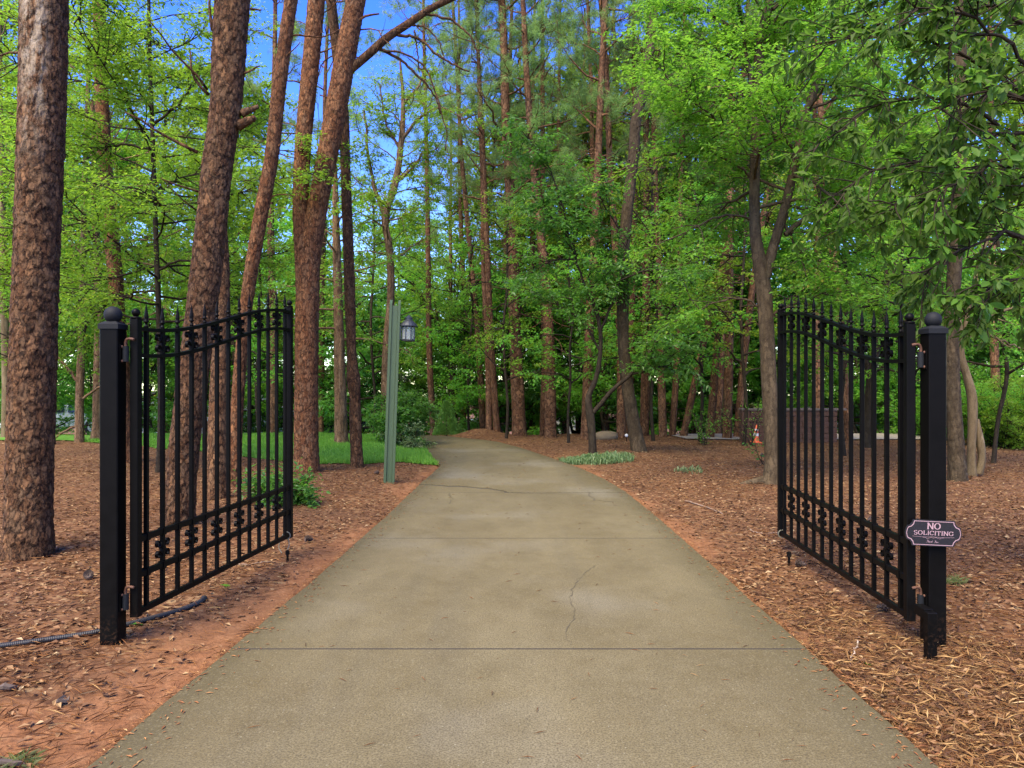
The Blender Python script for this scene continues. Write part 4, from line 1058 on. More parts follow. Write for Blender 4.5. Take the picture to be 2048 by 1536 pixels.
# ---- shared meshes for repeated trees
def straight_ctrl(h, r0, r1, rg, wob=0.05):
    k = 7; z = np.linspace(-0.25, h, k)
    return np.c_[np.cumsum(rg.normal(0, wob, k)) * np.r_[0, np.ones(k - 1)], np.cumsum(rg.normal(0, wob, k)) * np.r_[0, np.ones(k - 1)], z, np.linspace(r0, r1, k) ** 1.0]

def far_pine_variant(seed, h=17.0, r0=0.16):
    rg = np.random.default_rng(seed); ct = straight_ctrl(h, r0, 0.045, rg)
    gt, gc = G(), G()
    bark(gt, ct, 22, 0.06, 11, 0.3, (0.085, 0.11), 0.010, seed, 0.05)
    pine_crown(gt, gc, ct, rg, 22, 0.46, 1.0, 2.2, 18, (0.2, 0.52), 18, 0.19)
    return gt.mesh('trunk', BARK_FAR, True), gc.mesh('crown', NEEDLE)
PINES = [far_pine_variant(s_) for s_ in (101, 102, 103, 104)]

def broadleaf_variant(seed, h, crown_r, f0, leafm, barkm, size, n=30, elev=(0.0, 0.9), r0=0.12, m=13, n2=3.2, n3=7, len2=1.0, droop=0.2, shape=None, wr=0.6, flat=0.6):
    rg = np.random.default_rng(seed); ct = straight_ctrl(h, r0, 0.03, rg, 0.12)
    gt, gc = G(), G()
    bark(gt, ct, 14, 0.15, 99, 0.3, (0.1, 0.2), 0.006, seed, 0.04)
    limbs = auto_limbs(ct, n, f0, 0.98, crown_r, elev, rg, 0.05, 0.2, 0.02, shape)
    limbs.append((spline(ct, 8)[5:, :3], np.linspace(0.03, 0.008, 3)))
    grow(gt, gc, limbs, rg, n2, len2, n3, 0.42, m, size, wr, droop, 0.2, flat)
    return gt.mesh('trunk', barkm, True), gc.mesh('crown', leafm)
dome = lambda s_: 0.55 + 0.75 * math.sin(math.pi * min(1, 0.15 + 0.75 * s_)) - 0.45 * s_
BROAD = [broadleaf_variant(201, 11, 3.4, 0.10, LEAF_MID, BARK_GREY, 0.12, 34, shape=dome),
         broadleaf_variant(202, 12, 3.6, 0.18, LEAF_BRIGHT, BARK_GREY, 0.115, 34, shape=dome),
         broadleaf_variant(203, 10, 3.2, 0.06, LEAF_MID, BARK_DARK, 0.135, 32, shape=dome, droop=0.4),
         broadleaf_variant(204, 13, 3.4, 0.25, LEAF_BRIGHT, BARK_GREY, 0.105, 36, shape=dome, flat=0.8)]
UNDER = [broadleaf_variant(211, 4.6, 2.1, 0.05, LEAF_DARK, BARK_DARK, 0.115, 26, (0.2, 0.9), 0.05, 12, 3.4, 7, 0.7, 0.3, dome),
         broadleaf_variant(212, 5.2, 2.3, 0.12, LEAF_MID, BARK_GREY, 0.11, 26, (0.1, 0.8), 0.05, 12, 3.4, 7, 0.7, 0.3, dome)]

def put_tree(name, label, cat, meshes, px, Y, height_scale=1.0, rz=0.0, top=None, girth=1.0, group=None, X=None, zoff=0.0):
    """stand a shared tree at photo column px and depth Y; top = (px, py) its axis should pass through at that depth"""
    x = X if X is not None else (px - 1024) / FPX * Y
    z = gz1(x, Y) + zoff; rx = ry = 0.0
    if top is not None:
        q = P(top[0], top[1], Y); ry = math.atan2(q[0] - x, q[2] - z)
    t = thing(name, label, cat, (x, Y, z), (0, ry, 0), group, height_scale)
    tr = link('trunk', meshes[0], t, (0, 0, 0), (0, 0, rz), (girth, girth, 1.0))
    cr = link('crown', meshes[1], t, (0, 0, 0), (0, 0, rz))
    return t

# ---- individually shaped trees: rows are (px, py, radius px) at depth Y
def rows(Y, lst, top=None):
    out = []
    for r_ in lst:
        yy = Y if len(r_) < 4 else r_[3]
        p = P(r_[0], r_[1], yy); out.append([*p, r_[2] / FPX * yy])
    return np.array(out)
def based(ct):
    """push the first row into the ground"""
    ct = ct.copy(); z = gz1(ct[0, 0], ct[0, 1]); ct[0, 2] = z - 0.15; return ct, np.array([ct[0, 0], ct[0, 1], z])
def stub(gw, p, d0, length, r0, rg, a=0.6):
    pth = limb_path(np.asarray(p), nrm(d0), length, 5, rg, 0.15, -0.02); tube(gw, pth, np.linspace(r0, r0 * 0.45, 6), 6, True, a=a)
    return pth

def near_pine(label, Y, main, others=(), seg=90, step=0.015, fine=6.0, plate=(0.04, 0.10), depth=0.012, seed=1, flare=0.05, mat=None, stubs=(), extra=14, crown=True, dead=6):
    rg = np.random.default_rng(seed)
    ct, base = based(rows(Y, main))
    # continue above the picture
    tp = ct[-1].copy(); dr = nrm(ct[-1, :3] - ct[-2, :3]); tp[:3] += dr * extra * 0.5; tp[3] *= 0.75; tq = tp.copy(); tq[:3] += dr * extra * 0.5; tq[3] = 0.05
    full = np.concatenate([ct, [tp, tq]])
    gt, gc = G(), G()
    bark(gt, full, seg, step, fine, 0.25, plate, depth, seed, flare)
    for o in others:
        oc = rows(Y, o); t2 = oc[-1].copy(); d2 = nrm(oc[-1, :3] - oc[-2, :3]); t2[:3] += d2 * extra * 0.8; t2[3] = 0.05
        bark(gt, np.concatenate([oc, [t2]]), seg, step, fine, 0.25, plate, depth, seed + 31, 0)
    for (px, py, dx, dz, ln, r0) in stubs:
        stub(gt, P(px, py, Y), (dx, rg.normal(-0.1, 0.4), dz), ln, r0, rg)
    t = thing('pine_tree', label, 'tree', base)
    if crown:
        pine_crown(gt, gc, full, rg, 12, 0.74, 1.0, 2.2, dead, (0.3, 0.66), 16, 0.2)
        shift(gc, base).obj('crown', NEEDLE, t)
    shift(gt, base).obj('trunk', mat or BARK_PINE, t, True)
    return t

def m_bark_stained():
    m = BARK_PINE.copy(); m.name = 'pine_bark_resin'; t = m.node_tree; b = t.nodes['Principled BSDF']
    src = b.inputs['Base Color'].links[0].from_socket
    co = objco(t); sep = N_(t, 'ShaderNodeSeparateXYZ'); t.links.new(co, sep.inputs[0])
    zr = ramp(t, math_(t, 'DIVIDE', sep.outputs[2], 6.0), [(0.56, (0, 0, 0)), (0.70, (0.8,) * 3), (0.9, (1, 1, 1))])
    xr = ramp(t, math_(t, 'ADD', math_(t, 'DIVIDE', sep.outputs[0], 0.6), 0.3), [(0.30, (0, 0, 0)), (0.45, (1, 1, 1)), (0.66, (1, 1, 1)), (0.78, (0, 0, 0))])
    mp = N_(t, 'ShaderNodeMapping'); mp.inputs['Scale'].default_value = (1, 1, 0.3); t.links.new(co, mp.inputs[0])
    nn = noise(t, mp.outputs[0], 14, 5, 0.7).outputs[0]
    f = math_(t, 'MULTIPLY', math_(t, 'MULTIPLY', zr, xr), ramp(t, nn, [(0.42, (0, 0, 0)), (0.56, (1, 1, 1))]))
    c2 = mixc(t, noise(t, co, 20, 3).outputs[0], (0.20, 0.13, 0.05), (0.34, 0.30, 0.25))
    t.links.new(mixc(t, f, src, c2), b.inputs['Base Color'])
    return m

# T1 front left
near_pine('thick pine trunk at the far left, nearest the camera, with pale resin streaks', 6.58,
          [(56, 1112, 44), (60, 900, 42.5), (68, 650, 42), (78, 380, 42), (85, 180, 42), (89, 0, 42)], seg=150, step=0.0125, fine=5.4, seed=11, flare=0.04, mat=m_bark_stained(),
          stubs=[(40, 105, -1, 0.1, 0.25, 0.012), (70, 800, 0.3, -0.1, 0.1, 0.03)])
# T2 behind the left gate
near_pine('leaning pine behind the left gate with a broken stub near its top', 7.85,
          [(356, 1055, 29), (368, 900, 29), (390, 720, 29.5), (408, 580, 30), (424, 430, 30), (436, 320, 29.5), (450, 230, 30), (458, 120, 32), (464, 0, 33)], seg=120, step=0.015, fine=6.0, seed=12,
          stubs=[(474, 252, 0.9, 0.45, 0.22, 0.06), (482, 228, 0.8, 0.55, 0.20, 0.045), (395, 305, -0.9, 0.6, 0.75, 0.02), (418, 190, -0.7, 0.55, 0.5, 0.018), (415, 180, -0.5, 1.0, 0.8, 0.016), (425, 60, -0.35, 0.9, 0.5, 0.02),
                 (500, 18, 1, 0.05, 0.12, 0.014), (487, 148, 1, 0.15, 0.2, 0.014), (402, 385, -0.9, 0.4, 0.4, 0.014), (392, 420, -0.5, 0.7, 0.4, 0.010)])
near_pine('pine showing between the gate pickets, close behind the leaning pine', 9.7,
          [(432, 1000, 23), (436, 850, 19), (441, 700, 17), (443, 560, 16), (436, 400, 15), (440, 200, 14), (448, 0, 13)], seg=60, step=0.025, fine=7, plate=(0.055, 0.12), depth=0.009, seed=13)
near_pine('slender pine tilting right, seen above and through the left gate', 10.9,
          [(468, 974, 13), (474, 820, 12.5), (485, 680, 12), (498, 570, 13), (520, 440, 14), (542, 320, 14), (558, 180, 13.5), (572, 70, 13), (582, 0, 13)], seg=56, step=0.03, fine=7.5, plate=(0.055, 0.12), depth=0.009, seed=14, mat=BARK_RED,
          stubs=[(545, 305, 0.9, 0.3, 0.35, 0.012), (552, 300, 0.6, 0.7, 0.4, 0.010), (566, 120, 0.8, 0.4, 0.4, 0.012), (530, 400, 0.8, 0.5, 0.5, 0.012)])
# T5 double stem
t5 = near_pine('twin-stemmed reddish pine at the free end of the left gate', 12.7,
          [(614, 955, 24), (612, 860, 23.5), (613, 720, 23), (615, 600, 23), (619, 520, 22), (632, 430, 20), (650, 335, 20), (668, 240, 21), (686, 140, 21), (702, 50, 20), (712, 0, 19)],
          others=[[(610, 620, 17), (607, 520, 17), (602, 430, 16), (604, 320, 16), (612, 220, 16.5), (624, 100, 17), (633, 0, 17)]], seg=66, step=0.028, fine=9.4, seed=15, flare=0.09, mat=BARK_RED,
          stubs=[(600, 165, -0.9, 0.2, 0.5, 0.014), (640, 105, 0.8, 0.45, 0.6, 0.014), (640, 190, 0.9, -0.15, 0.5, 0.012), (598, 255, -0.9, 0.5, 0.5, 0.012), (605, 205, -0.5, -0.6, 0.3, 0.012), (700, 60, 0.6, 0.8, 0.6, 0.03), (660, 330, 0.6, 0.6, 0.4, 0.012)])
# its long arching bough, bare with drooping twigs
def bough():
    rg = np.random.default_rng(5); g = G(); Y = 12.7
    b0 = rows(Y, [(700, 140, 9), (735, 110, 9), (775, 75, 8.5), (820, 45, 8), (860, 18, 7), (905, -4, 6.5), (960, -30, 5)])
    sp = spline(b0, 40); tube(g, sp[:, :3], sp[:, 3], 8, True, a=0.7)
    for lst in ([(752, 95, 3.5), (790, 110, 3), (830, 140, 2.6), (862, 175, 2), (878, 215, 1.4)], [(790, 68, 3.5), (840, 80, 3), (870, 110, 2.6), (900, 130, 2.2), (940, 150, 1.6)],
                [(752, 98, 2.5), (800, 105, 2.2), (835, 120, 2), (865, 165, 1.8), (880, 215, 1.5), (893, 280, 1.1), (892, 300, 0.8)], [(850, 28, 3), (900, 40, 2.6), (940, 75, 2), (960, 130, 1.2)], [(815, 50, 2.4), (850, 55, 2), (880, 90, 1.4), (888, 130, 1)],
                [(828, 60, 2), (834, 100, 1.6), (836, 140, 1)]):
        c = rows(Y, [(a_, b_, max(c_, 1.2)) for a_, b_, c_ in lst]); c[:, 1] += np.linspace(0, rg.uniform(-0.5, 0.5), len(c)); s_ = spline(c, 24); s_[:, :3] += rg.normal(0, 0.008, (24, 3)); tube(g, s_[:, :3], s_[:, 3], 5, True, a=0.8)
        for k in range(4):
            i = rg.integers(6, 23); tube(g, limb_path(s_[i, :3], nrm(rg.normal(0, 0.5, 3) + [0.2, 0, -0.5]), rg.uniform(0.15, 0.45), 4, rg, 0.3, -0.05), np.linspace(0.007, 0.003, 5), 4, True, a=0.8)
    base = t5.location
    shift(g, base).obj('bough', BARK_PINE, t5, True)
bough()
near_pine('slim dark trunk with a swollen knot, left of the green lamp post', 13.5,
          [(715, 936, 12.5), (711, 850, 12), (709, 780, 12), (707, 760, 14.5), (705, 735, 11.5), (700, 600, 11), (696, 480, 10.5), (691, 340, 10), (687, 220, 10), (673, 100, 10), (662, 0, 10)], seg=50, step=0.03, fine=9, plate=(0.055, 0.12), depth=0.009, seed=16, flare=0.03, dead=12)
near_pine('straight pine between the left gate post and the leaning pine', 14.3,
          [(256, 926, 15), (250, 820, 14.5), (238, 660, 14), (226, 500, 14), (214, 380, 13.5), (206, 250, 13), (201, 100, 12.5), (198, 0, 12)], seg=44, step=0.035, fine=9, plate=(0.06, 0.12), depth=0.009, seed=17, mat=BARK_RED, dead=14)
near_pine('dark pine trunk leaning left over the clearing, right of the small dark tree', 16.4,
          [(1281, 907, 15.5), (1268, 850, 13.5), (1256, 780, 12.5), (1247, 690, 11.5), (1245, 600, 12), (1249, 480, 11.5), (1258, 390, 11), (1268, 300, 11), (1272, 240, 11), (1290, 170, 10), (1302, 80, 9), (1310, 0, 8)], seg=54, step=0.035, fine=11, plate=(0.06, 0.13), depth=0.010, seed=18, flare=0.04, mat=BARK_GREY, dead=26, extra=8)
near_pine('rough-barked trunk directly behind the right gate post', 11.7,
          [(1917, 962, 17), (1910, 860, 15), (1904, 760, 14.5), (1902, 660, 14), (1908, 560, 13), (1916, 440, 12), (1920, 300, 12), (1920, 0, 11)], seg=54, step=0.03, fine=5, plate=(0.06, 0.1), depth=0.011, seed=19, flare=0.05, mat=BARK_GREY, crown=False)

# ---- far pines across the clearing
FP = [(868, 24.0, (858, 400), 13, 'straight thin pine where the driveway disappears, right of the farthest lamp post'),
      (966, 25.0, (934, 400), 13, 'thin pine leaning left behind the mulch mound'),
      (978, 22.6, (961, 400), 13, 'left one of two thin reddish pines right of the mulch mound'),
      (994, 22.6, (972, 400), 13, 'right one of two thin reddish pines right of the mulch mound'),
      (1039, 22.0, (1014, 350), 27, 'stout reddish pine standing right of the driveway bend'),
      (1100, 21.4, (1064, 380), 23, 'stout speckled pine between the bend and the small dark tree'),
      (1086, 22.8, (1078, 400), 15, 'thinner pine tucked left behind the stout speckled pine'),
      (1172, 20.6, (1196, 350), 20, 'pine rising directly behind the small dark tree'),
      (1242, 21.0, (1222, 500), 19, 'pine just left of the dark leaning trunk'),
      (1258, 22.5, (1260, 400), 13, 'narrow pine half hidden behind the dark leaning trunk'),
      (1288, 22.2, (1288, 400), 18, 'pine just right of the dark leaning trunk'),
      (1326, 21.5, (1312, 400), 16, 'left trunk of the upright pair of pines across the clearing'),
      (1344, 21.8, (1356, 400), 13, 'right trunk of the upright pair of pines across the clearing'),
      (1367, 21.3, (1476, 400), 14, 'pine tilting strongly right, first of the four near the block wall'),
      (1420, 20.8, (1466, 400), 16, 'second of the four tilting pines left of the block wall'),
      (1436, 23.0, (1450, 400), 13, 'shaded pine behind the tilting pines left of the block wall'),
      (1454, 20.4, (1462, 400), 18, 'third, nearly upright pine left of the block wall'),
      (1475, 21.0, (1536, 400), 15, 'pine touching the left edge of the block wall, tilting right'),
      (1640, 22.0, (1640, 400), 15, 'pine seen through the far half of the right gate'),
      (1696, 19.5, (1655, 400), 17, 'reddish pine tilting left, seen through the right gate'),
      (1998, 19.6, (1992, 400), 17, 'pine trunk at far right in front of the evergreen bushes'),
      (545, 24.0, (552, 400), 18, 'pine seen through the free end of the left gate'),
      (640, 27.0, (648, 400), 14, 'far pine right of the twin-stemmed pine')]
for k, (px, Y, top, wpx, lab) in enumerate(FP):
    me = PINES[k % 4]; gth = (wpx / 2 / FPX * Y) / 0.15
    sc = 1.0 + 0.12 * math.sin(k * 2.1)
    put_tree('pine_tree', lab, 'tree', me, px, Y, sc, k * 1.3, top, gth / sc, 'pines across the clearing')
DP = [(925, 29, 12, 'deeper thin pine right of the vase-shaped tree'), (1008, 28, 14, 'deeper pine left of the stout reddish pine'), (1062, 29, 14, 'deeper pine between the two stout pines'), (1130, 28, 14, 'deeper pine left of the small dark tree'), (1212, 27, 14, 'deeper pine left of the dark leaning trunk'), (1272, 30, 13, 'deeper pine behind the dark leaning trunk'), (1385, 28, 13, 'deeper pine behind the strongly tilting pine'), (900, 36, 11, 'deepest pine seen above the end of the driveway'), (1158, 34, 12, 'deepest pine above the white gabled house'), (1040, 35, 12, 'deepest pine behind the stout reddish pine')]
for k, (px, Y, wpx, lab) in enumerate(DP):
    put_tree('pine_tree', lab, 'tree', PINES[(k + 1) % 4], px, Y, 1.05 + 0.1 * math.sin(k * 1.7), k * 2.1 + 0.5, (px - 8 + 14 * math.sin(k), 300), (wpx / 2 / FPX * Y) / 0.15, 'deeper pines')
# cedar-like pale trunks on the lawn
def custom_tree(name, label, Y, main, limbs, leafm, barkm, seed, gr_, barkkw=None, auto=None, others=(), extra_limbs=()):
    rg = np.random.default_rng(seed); ct, base = based(rows(Y, main))
    gt, gc = G(), G()
    kw = dict(seg=30, step=0.06, plate=(0.07, 0.12), depth=0.008, seed=seed, flare=0.04); kw.update(barkkw or {})
    bark(gt, ct, **kw)
    lb = []
    for o in others:
        kw2 = dict(kw); kw2['flare'] = 0; oc = rows(Y, o); bark(gt, oc, **kw2)
    for l_ in limbs:
        c = rows(Y, l_); s_ = spline(c, 14); s_[1:-1, :3] += rg.normal(0, 0.012, (12, 3)); lb.append((s_[:, :3], s_[:, 3]))
    if auto:
        for ctx, kwa in auto:
            cc = ct if ctx is None else rows(Y, ctx); lb += auto_limbs(cc, rg=rg, **kwa)
    lb += list(extra_limbs)
    grow(gt, gc, lb, rg, **gr_)
    t = thing(name, label, 'tree', base)
    shift(gt, base).obj('trunk', barkm, t, True); shift(gc, base).obj('crown', leafm, t)
    return t
FINE = dict(n2=3.8, len2=0.85, n3=7, len3=0.36, m=12, size=0.072, wr=0.5, droop=0.15, flat=0.85)

custom_tree('cedar_tree', 'pale stringy-barked trunk on the lawn right of the twin-stemmed pine', 18.4,
            [(683, 892, 13), (681, 800, 12), (679, 720, 11), (676, 600, 9), (672, 450, 7), (670, 330, 4)], [], LEAF_MID, BARK_CEDAR, 31,
            dict(n2=3.0, len2=0.8, n3=6, len3=0.4, m=10, size=0.07, droop=0.3), dict(plate=(0.035, 0.6), depth=0.02, flare=0.12, seg=40),
            [(None, dict(n=20, f0=0.36, f1=0.98, length=2.0, elev=(-0.1, 0.6), r0=0.04))])
custom_tree('broadleaf_tree', 'tan trunk behind the green lamp post with airy yellow-green crown', 19.0,
            [(769, 888, 9), (773, 700, 8), (782, 570, 7.5), (778, 490, 7), (770, 440, 7), (790, 370, 7), (802, 290, 6), (806, 200, 4), (800, 120, 2)], 
            [[(772, 440, 5), (750, 380, 4), (735, 300, 3), (728, 220, 2)], [(792, 365, 4), (830, 330, 3), (850, 300, 2)], [(803, 280, 4), (840, 235, 3), (880, 215, 2), (930, 240, 1)], [(800, 300, 3), (770, 240, 2), (760, 170, 1.5)], [(805, 210, 3), (840, 165, 2), (850, 110, 1)]],
            LEAF_BRIGHT, BARK_CEDAR, 32, dict(FINE, n2=4.6, n3=8, m=11, size=0.075), dict(plate=(0.035, 0.5), depth=0.012, flare=0.05),
            [([(785, 560, 7), (778, 490, 7), (770, 440, 7), (790, 370, 7), (802, 290, 6), (806, 200, 4)], dict(n=20, f0=0.1, f1=0.98, length=1.9, elev=(0.1, 0.8), r0=0.03))])
custom_tree('broadleaf_tree', 'slim smooth brown trunk left of the left gate post with feathery crown', 19.0,
            [(159, 884, 9), (159, 800, 8), (163, 690, 7), (166, 520, 6), (170, 350, 5), (176, 180, 4), (180, 20, 3)],
            [[(160, 850, 3), (130, 862, 2.4), (105, 875, 2), (80, 860, 1.4)], [(160, 800, 3), (205, 770, 2.5), (250, 735, 2)], [(160, 770, 3), (120, 720, 2.5), (90, 700, 2)]],
            LEAF_BRIGHT, BARK_CEDAR, 33, dict(FINE, n2=3.2), dict(plate=(0.2, 0.4), depth=0.002),
            [(None, dict(n=40, f0=0.34, f1=0.99, length=3.2, elev=(-0.05, 0.55), r0=0.035, shape=dome))])
custom_tree('broadleaf_tree', 'pale smooth trunk at the left picture edge behind the nearest pine', 20.5,
            [(11, 882, 8), (12, 760, 7.5), (8, 600, 7), (4, 400, 6), (0, 200, 5), (0, 0, 3)], [], LEAF_MID, BARK_PALE, 34, dict(FINE, n2=3.0, size=0.07), dict(plate=(0.3, 0.6), depth=0.001),
            [(None, dict(n=30, f0=0.3, f1=0.99, length=3.2, elev=(0.0, 0.6), r0=0.035, shape=dome))])
custom_tree('broadleaf_tree', 'broad trunk with a flaring base beside the left gate post', 19.6,
            [(197, 886, 15), (196, 860, 11), (196, 800, 10), (198, 640, 8), (190, 400, 6), (185, 200, 4)], [], LEAF_MID, BARK_CEDAR, 35, dict(FINE, n2=2.4, size=0.075), dict(plate=(0.05, 0.5), depth=0.012, flare=0.16),
            [(None, dict(n=22, f0=0.35, f1=0.98, length=2.8, elev=(0.0, 0.6), r0=0.04, shape=dome))])
# feathery tree whose sprays hang over the left half of the picture
custom_tree('broadleaf_tree', 'feathery light-green tree filling the upper left behind the leaning pine', 12.6,
            [(318, 935, 6), (322, 800, 6), (318, 640, 5.5), (312, 480, 5), (306, 300, 4.5), (300, 120, 4), (296, -60, 3)],
            [[(310, 430, 3), (260, 395, 2.4), (200, 340, 2), (150, 320, 1.4)], [(314, 540, 3), (370, 520, 2.4), (430, 545, 1.6)], [(308, 300, 3), (250, 290, 2.4), (180, 295, 1.8), (140, 290, 1.2)], [(306, 250, 3), (350, 215, 2.4), (400, 150, 1.6)]],
            LEAF_BRIGHT, BARK_DARK, 36, dict(FINE, n2=6.0, n3=8, size=0.066, m=14, len3=0.42), dict(plate=(0.2, 0.4), depth=0.002, seg=16),
            [(None, dict(n=38, f0=0.30, f1=0.97, length=2.7, elev=(-0.15, 0.45), r0=0.022, shape=dome))])
# vase-shaped dark tree at the end of the drive
rgv = np.random.default_rng(6)
vl = []
for k in range(13):
    a = k * 2.4; b0 = P(905, 705 + rgv.uniform(-10, 40), 26.5)
    d0 = np.array([math.cos(a) * 0.55, math.sin(a) * 0.55, 1.0]); vl.append((limb_path(b0, nrm(d0), rgv.uniform(2.6, 4.6), 7, rgv, 0.12, 0.04), np.linspace(0.07, 0.012, 8)))
custom_tree('broadleaf_tree', 'black-stemmed vase-shaped tree at the end of the driveway', 26.5,
            [(906, 868, 9.5), (906, 800, 8.5), (905, 740, 8), (905, 690, 7)], [[(905, 780, 3), (870, 770, 2), (850, 740, 1.4)], [(905, 790, 3), (940, 775, 2), (960, 740, 1.4)], [(905, 820, 3), (935, 800, 2), (955, 790, 1.4)]],
            LEAF_MID, BARK_DARK, 37, dict(n2=3.4, len2=0.9, n3=6, len3=0.4, m=9, size=0.085, droop=0.2, start=0.35), None, None, (), vl)
# small dark tree right of the drive
custom_tree('broadleaf_tree', 'small crooked dark tree standing in the pale liriope patch', 15.8,
            [(1186, 912, 8), (1184, 870, 7.5), (1181, 835, 8.5), (1177, 795, 6), (1190, 762, 5), (1199, 720, 4.5), (1200, 660, 4), (1186, 605, 3.5), (1180, 590, 3)],
            [[(1186, 825, 5), (1215, 790, 4.5), (1262, 748, 4), (1305, 695, 3.2), (1340, 620, 2.4), (1360, 560, 1.6)], [(1200, 660, 3), (1225, 610, 2.6), (1240, 560, 2), (1255, 480, 1.4)], [(1186, 605, 3), (1160, 545, 2.4), (1140, 470, 2), (1120, 400, 1.4)], [(1198, 700, 2.6), (1170, 650, 2), (1130, 620, 1.4), (1090, 600, 1)],
             [(1262, 748, 2.6), (1320, 735, 2), (1370, 715, 1.2)], [(1240, 560, 2), (1300, 540, 1.6), (1350, 545, 1)], [(1140, 480, 2), (1100, 430, 1.6), (1060, 390, 1)], [(1150, 520, 2), (1110, 520, 1.6), (1070, 540, 1)], [(1120, 400, 1.6), (1090, 320, 1.2), (1040, 260, 0.9)], [(1255, 480, 1.6), (1215, 420, 1.3), (1180, 360, 1)], [(1200, 640, 2), (1180, 560, 1.6), (1190, 500, 1)]],
            LEAF_DARK, BARK_DARK, 38, dict(n2=7.0, len2=0.95, n3=8, len3=0.38, m=12, size=0.10, wr=0.5, droop=0.3, flat=0.75, start=0.3), dict(plate=(0.1, 0.2), depth=0.003, flare=0.03))
# forked tree by the right gate
custom_tree('broadleaf_tree', 'smooth forked tree at the free end of the right gate', 11.1,
            [(1546, 972, 21), (1547, 930, 17), (1543, 850, 16), (1538, 760, 15.5), (1533, 660, 15), (1527, 580, 15), (1520, 530, 14), (1512, 480, 11.5), (1509, 400, 10.5), (1511, 300, 10), (1515, 180, 10), (1522, 80, 10), (1545, -20, 8), (1565, -160, 6)],
            [[(1570, 470, 6), (1600, 445, 5.5), (1640, 412, 5), (1690, 385, 4), (1740, 360, 2.5)], [(1512, 240, 6), (1500, 150, 5), (1485, 60, 4), (1475, -20, 3)], [(1510, 360, 4), (1460, 320, 3), (1400, 300, 2.4), (1330, 310, 1.6)], [(1512, 200, 4), (1450, 150, 3), (1380, 110, 2.4), (1310, 100, 1.5)],
             [(1520, 100, 4), (1460, 50, 3), (1390, 20, 2.4), (1320, 0, 1.6)], [(1615, 220, 4), (1660, 200, 3), (1710, 190, 2.4), (1770, 200, 1.4)], [(1590, 330, 4), (1640, 300, 3), (1700, 290, 2)], [(1512, 440, 3.5), (1470, 430, 2.6), (1420, 440, 2), (1360, 470, 1.2)], [(1655, 110, 4), (1720, 80, 3), (1790, 70, 2)], [(1545, 20, 4), (1590, -20, 3), (1640, -60, 2)], [(1565, 440, 3), (1600, 500, 2.4), (1640, 540, 1.6)], [(1530, 620, 3), (1500, 600, 2.2), (1450, 600, 1.6), (1400, 620, 1)],
             [(1532, 640, 3), (1580, 610, 2.2), (1640, 590, 1.6), (1700, 580, 1)], [(1640, 412, 3), (1660, 470, 2), (1690, 520, 1.4)]],
            LEAF_FRESH, BARK_GREY, 39, dict(FINE, n2=7.5, n3=10, size=0.07, m=14, len2=0.95, len3=0.42), dict(plate=(0.10, 0.25), depth=0.004, flare=0.07, seg=40, step=0.04),
            [([(1512, 480, 14), (1509, 400, 12.5), (1511, 300, 12), (1515, 180, 12), (1522, 80, 12), (1545, -20, 10)], dict(n=14, f0=0.1, f1=0.95, length=2.2, elev=(0.0, 0.6), r0=0.03)),
             ([(1540, 510, 13), (1565, 430, 12), (1590, 330, 11), (1615, 220, 10), (1655, 110, 9), (1690, 0, 7)], dict(n=14, f0=0.15, f1=0.95, length=2.0, elev=(0.0, 0.6), r0=0.03))],
            others=[[(1530, 555, 11.5), (1545, 500, 10), (1566, 430, 9.5), (1590, 330, 8.5), (1615, 220, 8), (1655, 110, 7), (1690, 0, 6), (1720, -120, 4)], [(1545, 958, 12), (1520, 962, 9), (1490, 968, 6), (1465, 972, 3)]])
# crape myrtle, pale smooth twin stems
custom_tree('crape_myrtle', 'pale smooth twisted trunk right of the right gate post', 12.2,
            [(1944, 950, 9), (1943, 900, 8), (1945, 840, 9), (1943, 790, 9), (1932, 745, 7.5), (1922, 705, 6.5), (1925, 680, 5.5)],
            [[(1925, 690, 6), (1945, 660, 5), (1975, 635, 4), (2010, 620, 3.4), (2060, 605, 2.5)], [(1925, 685, 6), (1915, 630, 5), (1905, 560, 4), (1895, 480, 3)], [(1928, 680, 5), (1940, 600, 4.4), (1960, 520, 3.6), (1990, 430, 2.6)], [(1960, 645, 3), (1990, 570, 2.6), (2020, 500, 2)], [(1920, 660, 4), (1880, 600, 3.4), (1850, 560, 2.6), (1810, 540, 1.6)], [(1945, 660, 3), (2000, 680, 2.4), (2050, 700, 1.6)]],
            LEAF_MID, BARK_PALE, 40, dict(n2=4.0, len2=0.7, n3=5, len3=0.3, m=9, size=0.06, wr=0.5, droop=0.1, start=0.3), dict(plate=(0.2, 0.5), depth=0.002, flare=0.03, wob=0.12),
            others=[[(1958, 948, 7.5), (1964, 920, 7), (1962, 890, 7.5), (1957, 855, 5), (1955, 838, 3.5)], [(1930, 745, 6), (1912, 700, 5), (1905, 640, 4.5)]])
# trunks behind the right gate
custom_tree('broadleaf_tree', 'grey forked trunk seen through the right gate near its hinges', 17.5,
            [(1735, 897, 12), (1738, 830, 10), (1742, 760, 9), (1752, 700, 8), (1765, 640, 7), (1775, 540, 5)], [[(1742, 760, 6), (1725, 700, 5), (1712, 640, 4), (1705, 560, 3)], [(1770, 600, 4), (1800, 500, 3), (1820, 420, 2)]],
            LEAF_MID, BARK_DARK, 41, dict(FINE, n2=3, size=0.075), None, [(None, dict(n=14, f0=0.45, f1=0.98, length=2.4, elev=(0.1, 0.7), r0=0.03))])

